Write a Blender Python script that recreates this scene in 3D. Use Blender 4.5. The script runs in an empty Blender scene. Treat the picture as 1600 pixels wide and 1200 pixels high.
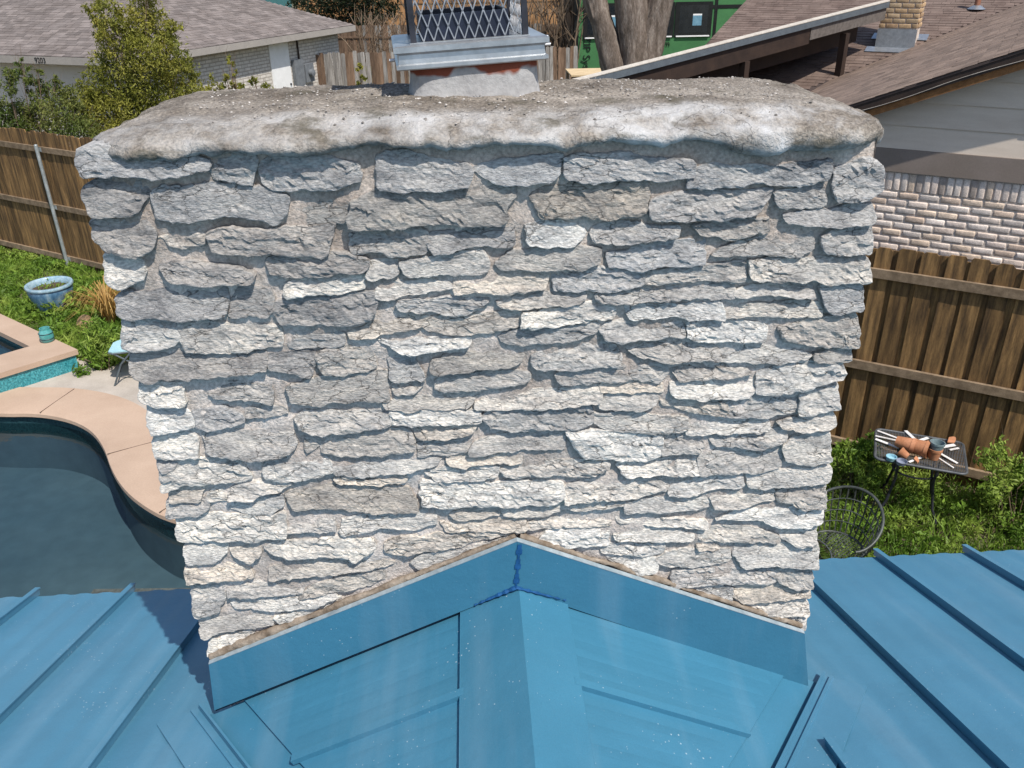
import bpy, bmesh, math, random
import numpy as np
from mathutils import Vector, Matrix, noise as mn
from mathutils.geometry import tessellate_polygon

random.seed(7); rng = np.random.default_rng(11)
S = bpy.context.scene
COL = S.collection
R_ = math.radians

# ------------------------------------------------------------------ camera, sky, sun, exposure
CAM = Vector((0, 0, 4.9)); FPX = 1311.08
PIT, ROL, YAW = R_(27.1335), R_(-0.9076), R_(-2.7028)
FW = Vector((-math.sin(YAW)*math.cos(PIT), math.cos(YAW)*math.cos(PIT), -math.sin(PIT)))
r0 = Vector((math.cos(YAW), math.sin(YAW), 0)); u0 = r0.cross(FW)
RT = r0*math.cos(ROL)+u0*math.sin(ROL); UP = -r0*math.sin(ROL)+u0*math.cos(ROL)
cd = bpy.data.cameras.new('camera'); cam = bpy.data.objects.new('camera', cd); COL.objects.link(cam)
cd.sensor_width = 36; cd.lens = 36*FPX/1600; cd.clip_start = .05; cd.clip_end = 2000
m = Matrix((RT, UP, -FW)).transposed().to_4x4(); m.translation = CAM; cam.matrix_world = m
S.camera = cam
SUN_EL, SUN_AZ = R_(56.5), R_(147.0)          # azimuth from +Y towards +X
w = bpy.data.worlds.new('World'); S.world = w; w.use_nodes = True
nt = w.node_tree; sky = nt.nodes.new('ShaderNodeTexSky'); sky.sky_type = 'NISHITA'; sky.sun_disc = False
sky.sun_elevation = SUN_EL; sky.sun_rotation = SUN_AZ; sky.dust_density = 1.0
bg = nt.nodes['Background']; bg.inputs[1].default_value = 0.14; nt.links.new(sky.outputs[0], bg.inputs[0])
sd = bpy.data.lights.new('sun', 'SUN'); sun = bpy.data.objects.new('sun', sd); COL.objects.link(sun)
sd.energy = 4.4; sd.angle = R_(0.53); sd.color = (1, .955, .89)
to_sun = Vector((math.sin(SUN_AZ)*math.cos(SUN_EL), math.cos(SUN_AZ)*math.cos(SUN_EL), math.sin(SUN_EL)))
sun.rotation_euler = to_sun.to_track_quat('Z', 'Y').to_euler(); sun.location = (5, -5, 20)
S.view_settings.view_transform = 'Standard'; S.view_settings.look = 'None'
S.view_settings.exposure = 0.25; S.view_settings.gamma = 1
S.render.engine = 'CYCLES'

def ray(x, y): return FW+((x-800)*RT-(y-600)*UP)/FPX
def gz(x, y, z=0.0):                      # survey point: sight line onto a level plane
    d = ray(x, y); return CAM+d*((z-CAM.z)/d.z)
def gy(x, y, Y):                          # ... onto the vertical plane at distance Y
    d = ray(x, y); return CAM+d*(Y/d.y)

# ------------------------------------------------------------------ helpers
def tag(o, label=None, cat=None, group=None, kind=None):
    if label: o['label'] = label
    if cat: o['category'] = cat
    if group: o['group'] = group
    if kind: o['kind'] = kind
    return o
def empty(name, loc, label=None, cat=None, group=None, rz=0):
    o = bpy.data.objects.new(name, None); COL.objects.link(o); o.location = loc; o.rotation_euler = (0, 0, rz)
    o.empty_display_size = .1
    return tag(o, label, cat, group)
def par(o, parent):                       # meshes are written in world coordinates; the parent inverse keeps them there
    if parent is not None:
        o.parent = parent
        o.matrix_parent_inverse = Matrix.LocRotScale(parent.location, parent.rotation_euler, parent.scale).inverted()
    return o
def mk(name, me, mat, parent=None):
    o = bpy.data.objects.new(name, me); COL.objects.link(o)
    if mat and not me.materials: me.materials.append(mat)
    return par(o, parent)
def np_mesh(name, V, F):
    V = np.asarray(V, np.float32); F = np.asarray(F, np.int32); k = F.shape[1]
    me = bpy.data.meshes.new(name); me.vertices.add(len(V)); me.vertices.foreach_set('co', V.ravel())
    me.loops.add(F.size); me.loops.foreach_set('vertex_index', F.ravel())
    me.polygons.add(len(F)); me.polygons.foreach_set('loop_start', np.arange(0, F.size, k, dtype=np.int32))
    me.update(calc_edges=True); me.validate(); me.shade_flat(); return me

class Frame:
    def __init__(s, o, ex, ey, ez=(0, 0, 1)): s.o, s.x, s.y, s.z = Vector(o), Vector(ex), Vector(ey), Vector(ez)
    def __call__(s, a, b, c): return s.o+s.x*a+s.y*b+s.z*c
    def mat(s):
        M_ = Matrix((s.x, s.y, s.z)).transposed().to_4x4(); M_.translation = s.o; return M_
ID = Frame((0, 0, 0), (1, 0, 0), (0, 1, 0))
class MB:
    def __init__(s): s.v = []; s.f = []
    def add(s, vs, fs):
        b = len(s.v); s.v += [tuple(v) for v in vs]; s.f += [tuple(i+b for i in f) for f in fs]; return s
    def box(s, x0, x1, y0, y1, z0, z1, F=ID, bev=0):
        if bev:
            vs = []; 
            for z, i in ((z0, bev), (z0+bev, 0), (z1-bev, 0), (z1, bev)):
                vs += [F(x0+i, y0+i, z), F(x1-i, y0+i, z), F(x1-i, y1-i, z), F(x0+i, y1-i, z)]
            fs = [(3, 2, 1, 0), (12, 13, 14, 15)]
            for k in range(3):
                for j in range(4): fs.append((4*k+j, 4*k+(j+1) % 4, 4*k+4+(j+1) % 4, 4*k+4+j))
            return s.add(vs, fs)
        vs = [F(x, y, z) for z in (z0, z1) for (x, y) in ((x0, y0), (x1, y0), (x1, y1), (x0, y1))]
        return s.add(vs, [(3, 2, 1, 0), (4, 5, 6, 7), (0, 1, 5, 4), (1, 2, 6, 5), (2, 3, 7, 6), (3, 0, 4, 7)])
    def bar(s, a, b, wx, wz, upv=(0, 0, 1)):
        a, b = Vector(a), Vector(b); d = (b-a).normalized(); u = Vector(upv); sx = d.cross(u)
        if sx.length < 1e-4: sx = d.cross(Vector((1, 0, 0)))
        sx.normalize(); sz = sx.cross(d)
        vs = [p+sx*i*wx/2+sz*j*wz/2 for p in (a, b) for (i, j) in ((-1, -1), (1, -1), (1, 1), (-1, 1))]
        return s.add(vs, [(3, 2, 1, 0), (4, 5, 6, 7), (0, 1, 5, 4), (1, 2, 6, 5), (2, 3, 7, 6), (3, 0, 4, 7)])
    def tube(s, pts, r, n=8, closed=False):
        pts = [Vector(p) for p in pts]; N = len(pts); rr = r if hasattr(r, '__len__') else [r]*N
        b = len(s.v); prev = None
        for i, p in enumerate(pts):
            if closed: d = pts[(i+1) % N]-pts[i-1]
            else: d = pts[min(i+1, N-1)]-pts[max(i-1, 0)]
            d.normalize()
            if prev is None:
                a = d.cross(Vector((0, 0, 1)))
                if a.length < .1: a = d.cross(Vector((1, 0, 0)))
            else: a = prev-d*prev.dot(d)
            a.normalize(); prev = a; c = d.cross(a)
            for k in range(n):
                t = 2*math.pi*k/n; s.v.append(tuple(p+(a*math.cos(t)+c*math.sin(t))*rr[i]))
        for i in range(N if closed else N-1):
            j = (i+1) % N
            for k in range(n):
                k2 = (k+1) % n; s.f.append((b+i*n+k, b+i*n+k2, b+j*n+k2, b+j*n+k))
        if not closed:
            s.f.append(tuple(b+k for k in range(n))[::-1]); s.f.append(tuple(b+(N-1)*n+k for k in range(n)))
        return s
    def lathe(s, prof, n=24, F=ID):
        b = len(s.v)
        for (r, z) in prof:
            for k in range(n):
                t = 2*math.pi*k/n; s.v.append(tuple(F(r*math.cos(t), r*math.sin(t), z)))
        for i in range(len(prof)-1):
            for k in range(n):
                k2 = (k+1) % n; s.f.append((b+i*n+k, b+i*n+k2, b+(i+1)*n+k2, b+(i+1)*n+k))
        return s
    def prism(s, poly, th):               # poly: 3D points, th: offset vector
        n = len(poly); th = Vector(th); P = [Vector(p) for p in poly]
        return s.add(P+[p+th for p in P], [tuple(range(n))[::-1], tuple(range(n, 2*n))]+[(i, (i+1) % n, n+(i+1) % n, n+i) for i in range(n)])
    def mesh(s, name):
        me = bpy.data.meshes.new(name); me.from_pydata(s.v, [], s.f)
        bm = bmesh.new(); bm.from_mesh(me); bmesh.ops.recalc_face_normals(bm, faces=bm.faces); bm.to_mesh(me); bm.free()
        return me
    def build(s, name, mat, parent=None, smooth=None):
        me = s.mesh(name)
        if smooth is not None:
            for p in me.polygons: p.use_smooth = True
            try: me.set_sharp_from_angle(angle=R_(smooth))
            except Exception: pass
        return mk(name, me, mat, parent)

# ------------------------------------------------------------------ materials
def M(name, c1, c2=None, scale=6, rough=.8, bump=0, bscale=None, metal=0, c3=None, stretch=(1, 1, 1), rnd=0, usecol=False,
      spec=.3, fine=.15, finescale=60, island=0, ramp=(.35, .65), offs=True, detail=6, hue=0):
    mt = bpy.data.materials.new(name); mt.use_nodes = True; t = mt.node_tree; N = t.nodes.new; L = t.links.new
    b = t.nodes['Principled BSDF']; b.inputs['Roughness'].default_value = rough; b.inputs['Metallic'].default_value = metal
    b.inputs['Specular IOR Level'].default_value = spec
    tc = N('ShaderNodeTexCoord'); oi = N('ShaderNodeObjectInfo'); mp = N('ShaderNodeMapping'); mp.inputs['Scale'].default_value = stretch
    L(tc.outputs['Object'], mp.inputs['Vector'])
    if offs:
        mu = N('ShaderNodeMath'); mu.operation = 'MULTIPLY'; mu.inputs[1].default_value = 37; L(oi.outputs['Random'], mu.inputs[0]); L(mu.outputs[0], mp.inputs['Location'])
    n1 = N('ShaderNodeTexNoise'); n1.inputs['Scale'].default_value = scale; n1.inputs['Detail'].default_value = detail; n1.inputs['Roughness'].default_value = .6
    L(mp.outputs[0], n1.inputs['Vector'])
    cr = N('ShaderNodeValToRGB'); L(n1.outputs['Fac'], cr.inputs[0]); e = cr.color_ramp.elements
    e[0].position, e[1].position = ramp; e[0].color = (*c1, 1); e[1].color = (*(c2 or c1), 1)
    if c3: q = e.new((ramp[0]+ramp[1])/2); q.color = (*c3, 1)
    out = cr.outputs[0]
    n2 = N('ShaderNodeTexNoise'); n2.inputs['Scale'].default_value = finescale; n2.inputs['Detail'].default_value = 4; L(mp.outputs[0], n2.inputs['Vector'])
    def vmul(col, fac_out, lo, hi):
        mr = N('ShaderNodeMapRange'); mr.inputs['To Min'].default_value = lo; mr.inputs['To Max'].default_value = hi
        L(fac_out, mr.inputs['Value']); mx = N('ShaderNodeMix'); mx.data_type = 'RGBA'; mx.blend_type = 'MULTIPLY'; mx.inputs['Factor'].default_value = 1
        L(col, mx.inputs['A']); L(mr.outputs[0], mx.inputs['B']); return mx.outputs['Result']
    if fine:
        mr0 = N('ShaderNodeMapRange'); mr0.inputs['From Min'].default_value = .3; mr0.inputs['From Max'].default_value = .7; L(n2.outputs['Fac'], mr0.inputs['Value'])
        out = vmul(out, mr0.outputs[0], 1-fine, 1+fine)
    if rnd: out = vmul(out, oi.outputs['Random'], 1-rnd, 1+rnd)
    if island:
        gi = N('ShaderNodeNewGeometry'); out = vmul(out, gi.outputs['Random Per Island'], 1-island, 1+island)
    if usecol:
        mx = N('ShaderNodeMix'); mx.data_type = 'RGBA'; mx.blend_type = 'MULTIPLY'; mx.inputs['Factor'].default_value = 1
        L(out, mx.inputs['A']); L(oi.outputs['Color'], mx.inputs['B']); out = mx.outputs['Result']
    L(out, b.inputs['Base Color'])
    if bump:
        n3 = N('ShaderNodeTexNoise'); n3.inputs['Scale'].default_value = bscale or scale*4; n3.inputs['Detail'].default_value = 8; L(mp.outputs[0], n3.inputs['Vector'])
        n3.inputs['Roughness'].default_value = .65
        bp = N('ShaderNodeBump'); bp.inputs['Strength'].default_value = .9; bp.inputs['Distance'].default_value = bump
        L(n3.outputs['Fac'], bp.inputs['Height']); L(bp.outputs[0], b.inputs['Normal'])
    return mt
def col(o, c): o.color = (*c, 1)
def cracks(mt, scale, width, dark, lo=.45, hi=.6, stretch=(1, 1, 1), depth=.004):
    """hairline fractures: warped cell borders, broken up by noise, dark and slightly cut in"""
    t = mt.node_tree; N = t.nodes.new; L = t.links.new; b = t.nodes['Principled BSDF']; tc = N('ShaderNodeTexCoord'); mp = N('ShaderNodeMapping'); mp.inputs['Scale'].default_value = stretch
    L(tc.outputs['Object'], mp.inputs[0]); nz = N('ShaderNodeTexNoise'); nz.inputs['Scale'].default_value = scale*1.5; nz.inputs['Detail'].default_value = 5; L(mp.outputs[0], nz.inputs['Vector'])
    va = N('ShaderNodeVectorMath'); va.operation = 'MULTIPLY_ADD'; va.inputs[1].default_value = (.5/scale*2,)*3; L(nz.outputs['Color'], va.inputs[0]); L(mp.outputs[0], va.inputs[2])
    vo = N('ShaderNodeTexVoronoi'); vo.feature = 'DISTANCE_TO_EDGE'; vo.inputs['Scale'].default_value = scale; L(va.outputs[0], vo.inputs['Vector'])
    r = N('ShaderNodeMapRange'); r.inputs['From Max'].default_value = width; r.inputs['To Min'].default_value = 1; r.inputs['To Max'].default_value = 0; L(vo.outputs['Distance'], r.inputs['Value'])
    n2 = N('ShaderNodeTexNoise'); n2.inputs['Scale'].default_value = scale*.6; L(tc.outputs['Object'], n2.inputs['Vector'])
    r2 = N('ShaderNodeMapRange'); r2.inputs['From Min'].default_value = lo; r2.inputs['From Max'].default_value = hi; r2.inputs['To Max'].default_value = dark; L(n2.outputs['Fac'], r2.inputs['Value'])
    mu = N('ShaderNodeMath'); mu.operation = 'MULTIPLY'; L(r.outputs[0], mu.inputs[0]); L(r2.outputs[0], mu.inputs[1])
    mx = N('ShaderNodeMix'); mx.data_type = 'RGBA'; L(mu.outputs[0], mx.inputs['Factor']); L(b.inputs['Base Color'].links[0].from_socket, mx.inputs['A']); mx.inputs['B'].default_value = (.05, .045, .042, 1); L(mx.outputs['Result'], b.inputs['Base Color'])
    bp = N('ShaderNodeBump'); bp.invert = True; bp.inputs['Distance'].default_value = depth; L(mu.outputs[0], bp.inputs['Height'])
    if b.inputs['Normal'].links: L(b.inputs['Normal'].links[0].from_socket, bp.inputs['Normal'])
    L(bp.outputs[0], b.inputs['Normal'])

m_stone = M('limestone', (.46, .46, .47), (1.08, 1.05, 1.0), 11, .92, .008, 120, stretch=(1, 1, 2.4), usecol=True, fine=.34, finescale=95, c3=(.84, .83, .82), ramp=(.28, .68), spec=.12, detail=9)
cracks(m_stone, 14, .030, .55, .45, .58, (1, 1, 2.6))
m_mortar = M('mortar', (.36, .30, .255), (.63, .555, .49), 5, .95, .008, 140, fine=.28, finescale=130, offs=False, spec=.1)
m_crown = None
def weather_mortar():      # soot-browned towards the top of the stack, chalky near the roof, broken up by noise
    t = m_mortar.node_tree; N = t.nodes.new; L = t.links.new; b = t.nodes['Principled BSDF']; tc = N('ShaderNodeTexCoord'); sx = N('ShaderNodeSeparateXYZ'); L(tc.outputs['Object'], sx.inputs[0])
    n = N('ShaderNodeTexNoise'); n.inputs['Scale'].default_value = 3; n.inputs['Detail'].default_value = 6; L(tc.outputs['Object'], n.inputs['Vector'])
    a = N('ShaderNodeMath'); a.operation = 'MULTIPLY_ADD'; a.inputs[1].default_value = 1.3; L(n.outputs['Fac'], a.inputs[0]); L(sx.outputs['Z'], a.inputs[2])
    r = N('ShaderNodeMapRange'); r.inputs['From Min'].default_value = 3.9; r.inputs['From Max'].default_value = 5.2; L(a.outputs[0], r.inputs['Value'])
    cr = N('ShaderNodeValToRGB'); e = cr.color_ramp.elements; e[0].color = (1.16, 1.19, 1.22, 1); e[1].color = (.84, .82, .80, 1); L(r.outputs[0], cr.inputs[0])
    mx = N('ShaderNodeMix'); mx.data_type = 'RGBA'; mx.blend_type = 'MULTIPLY'; mx.inputs['Factor'].default_value = 1
    L(b.inputs['Base Color'].links[0].from_socket, mx.inputs['A']); L(cr.outputs[0], mx.inputs['B']); L(mx.outputs['Result'], b.inputs['Base Color'])
weather_mortar()
m_bead = M('dried_sealant_mortar', (.16, .12, .085), (.34, .28, .22), 22, .95, .008, 60, offs=False, spec=.1)
def roof_paint(name, base):
    mt = M(name, tuple(c*.93 for c in base), tuple(c*1.06 for c in base), 2.2, .40, .009, 2.0, fine=.05, finescale=300, spec=.3)
    # dust streaks and pale specks of dried mortar
    t = mt.node_tree; N = t.nodes.new; L = t.links.new; b = t.nodes['Principled BSDF']
    tc = N('ShaderNodeTexCoord'); vo = N('ShaderNodeTexVoronoi'); vo.inputs['Scale'].default_value = 55; L(tc.outputs['Object'], vo.inputs['Vector'])
    nz = N('ShaderNodeTexNoise'); nz.inputs['Scale'].default_value = 3.2; nz.inputs['Detail'].default_value = 5; L(tc.outputs['Object'], nz.inputs['Vector'])
    sub = N('ShaderNodeMapRange'); sub.inputs['From Min'].default_value = .43; sub.inputs['From Max'].default_value = .75; sub.inputs['To Min'].default_value = .0; sub.inputs['To Max'].default_value = .17
    L(nz.outputs['Fac'], sub.inputs['Value'])
    lt = N('ShaderNodeMath'); lt.operation = 'LESS_THAN'; L(vo.outputs['Distance'], lt.inputs[0]); L(sub.outputs[0], lt.inputs[1])
    f = N('ShaderNodeMath'); f.operation = 'MULTIPLY'; f.inputs[1].default_value = .7; L(lt.outputs[0], f.inputs[0])
    d = N('ShaderNodeTexNoise'); d.inputs['Scale'].default_value = 1.4; d.inputs['Detail'].default_value = 7; smp = N('ShaderNodeMapping'); smp.inputs['Scale'].default_value = (7, .7, .7); L(tc.outputs['Object'], smp.inputs[0]); L(smp.outputs[0], d.inputs['Vector'])
    dm = N('ShaderNodeMapRange'); dm.inputs['From Min'].default_value = .5; dm.inputs['From Max'].default_value = .8; dm.inputs['To Max'].default_value = .13; L(d.outputs['Fac'], dm.inputs['Value'])
    mxv = N('ShaderNodeMath'); mxv.operation = 'MAXIMUM'; L(f.outputs[0], mxv.inputs[0]); L(dm.outputs[0], mxv.inputs[1])
    old = b.inputs['Base Color'].links[0].from_socket
    mx = N('ShaderNodeMix'); mx.data_type = 'RGBA'; L(mxv.outputs[0], mx.inputs['Factor']); L(old, mx.inputs['A']); mx.inputs['B'].default_value = (.40, .48, .53, 1)
    L(mx.outputs['Result'], b.inputs['Base Color'])
    return mt
m_blue = roof_paint('blue_roof_paint', (.068, .20, .298))
m_blue2 = roof_paint('blue_flashing_paint', (.046, .172, .262))
m_seal = M('blue_sealant', (.010, .060, .17), (.016, .085, .22), 30, .35, .002, 60, offs=False)
m_galv = M('galvanized_steel', (.33, .345, .36), (.46, .475, .49), 14, .38, .0006, 60, metal=.75, fine=.08, spec=.5)
m_wire = M('grey_wire', (.24, .25, .27), (.36, .37, .39), 30, .5, metal=.6)
m_black = M('black_steel', (.012, .013, .018), (.03, .03, .04), 20, .45, spec=.4)
m_navy = M('dark_metal_and_gap_shade', (.008, .012, .025), (.015, .02, .04), 10, .4, spec=.4)  # cap collar metal, also the painted shade strip under the flashing

# ------------------------------------------------------------------ crown material: grey wash, white lime bloom, dark lichen
def crown_mat():
    mt = M('crown_mortar', (.15, .125, .10), (.37, .325, .275), 5, .95, .012, 120, fine=.42, finescale=130, offs=False, spec=.1)
    t = mt.node_tree; N = t.nodes.new; L = t.links.new; b = t.nodes['Principled BSDF']; tc = N('ShaderNodeTexCoord')
    old = b.inputs['Base Color'].links[0].from_socket
    def patch(colr, scale, lo, hi, old, mx_=1.0, stretch=(1, 1, 1), loc=(0, 0, 0)):
        mp = N('ShaderNodeMapping'); mp.inputs['Scale'].default_value = stretch; mp.inputs['Location'].default_value = loc; L(tc.outputs['Object'], mp.inputs['Vector'])
        n = N('ShaderNodeTexNoise'); n.inputs['Scale'].default_value = scale; n.inputs['Detail'].default_value = 7; n.inputs['Roughness'].default_value = .62; L(mp.outputs[0], n.inputs['Vector'])
        r = N('ShaderNodeMapRange'); r.inputs['From Min'].default_value = lo; r.inputs['From Max'].default_value = hi; r.inputs['To Max'].default_value = mx_; L(n.outputs['Fac'], r.inputs['Value'])
        return r.outputs[0]
    # lime bloom is a band along the worn shoulder of the wash (height-bounded streak), stronger to the right
    sx = N('ShaderNodeSeparateXYZ'); L(tc.outputs['Object'], sx.inputs[0])
    def band(sock, a, b_, c, d):
        r1 = N('ShaderNodeMapRange'); r1.interpolation_type = 'SMOOTHSTEP'; r1.inputs['From Min'].default_value = a; r1.inputs['From Max'].default_value = b_; L(sock, r1.inputs['Value'])
        r2 = N('ShaderNodeMapRange'); r2.interpolation_type = 'SMOOTHSTEP'; r2.inputs['From Min'].default_value = d; r2.inputs['From Max'].default_value = c; L(sock, r2.inputs['Value'])
        mu = N('ShaderNodeMath'); mu.operation = 'MULTIPLY'; L(r1.outputs[0], mu.inputs[0]); L(r2.outputs[0], mu.inputs[1]); return mu.outputs[0]
    wob = N('ShaderNodeTexNoise'); wob.inputs['Scale'].default_value = 4.5; wob.inputs['Detail'].default_value = 6; L(tc.outputs['Object'], wob.inputs['Vector'])
    wa = N('ShaderNodeMath'); wa.operation = 'MULTIPLY_ADD'; wa.inputs[1].default_value = .12; L(wob.outputs['Fac'], wa.inputs[0]); L(sx.outputs['Y'], wa.inputs[2])
    bd = band(wa.outputs[0], 1.865, 1.915, 1.985, 2.11)
    xr = N('ShaderNodeMapRange'); xr.inputs['From Min'].default_value = -.9; xr.inputs['From Max'].default_value = .75; xr.inputs['To Min'].default_value = .45; xr.inputs['To Max'].default_value = 1.0; L(sx.outputs['X'], xr.inputs['Value'])
    p1 = patch(None, 7, .40, .62, None)
    m1 = N('ShaderNodeMath'); m1.operation = 'MULTIPLY'; L(bd, m1.inputs[0]); L(p1, m1.inputs[1])
    m2 = N('ShaderNodeMath'); m2.operation = 'MULTIPLY'; L(m1.outputs[0], m2.inputs[0]); L(xr.outputs[0], m2.inputs[1])
    mx = N('ShaderNodeMix'); mx.data_type = 'RGBA'; L(m2.outputs[0], mx.inputs['Factor']); L(old, mx.inputs['A']); mx.inputs['B'].default_value = (.66, .65, .635, 1)
    # lichen patches, olive
    p2 = patch(None, 8, .55, .66, None, .8, (1, 1, 2.5))
    mx2 = N('ShaderNodeMix'); mx2.data_type = 'RGBA'; L(p2, mx2.inputs['Factor']); L(mx.outputs['Result'], mx2.inputs['A']); mx2.inputs['B'].default_value = (.13, .115, .085, 1)
    L(mx2.outputs['Result'], b.inputs['Base Color'])
    return mt
m_crown = crown_mat(); cracks(m_crown, 3.2, .007, .45, .50, .58, depth=.002)

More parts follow.
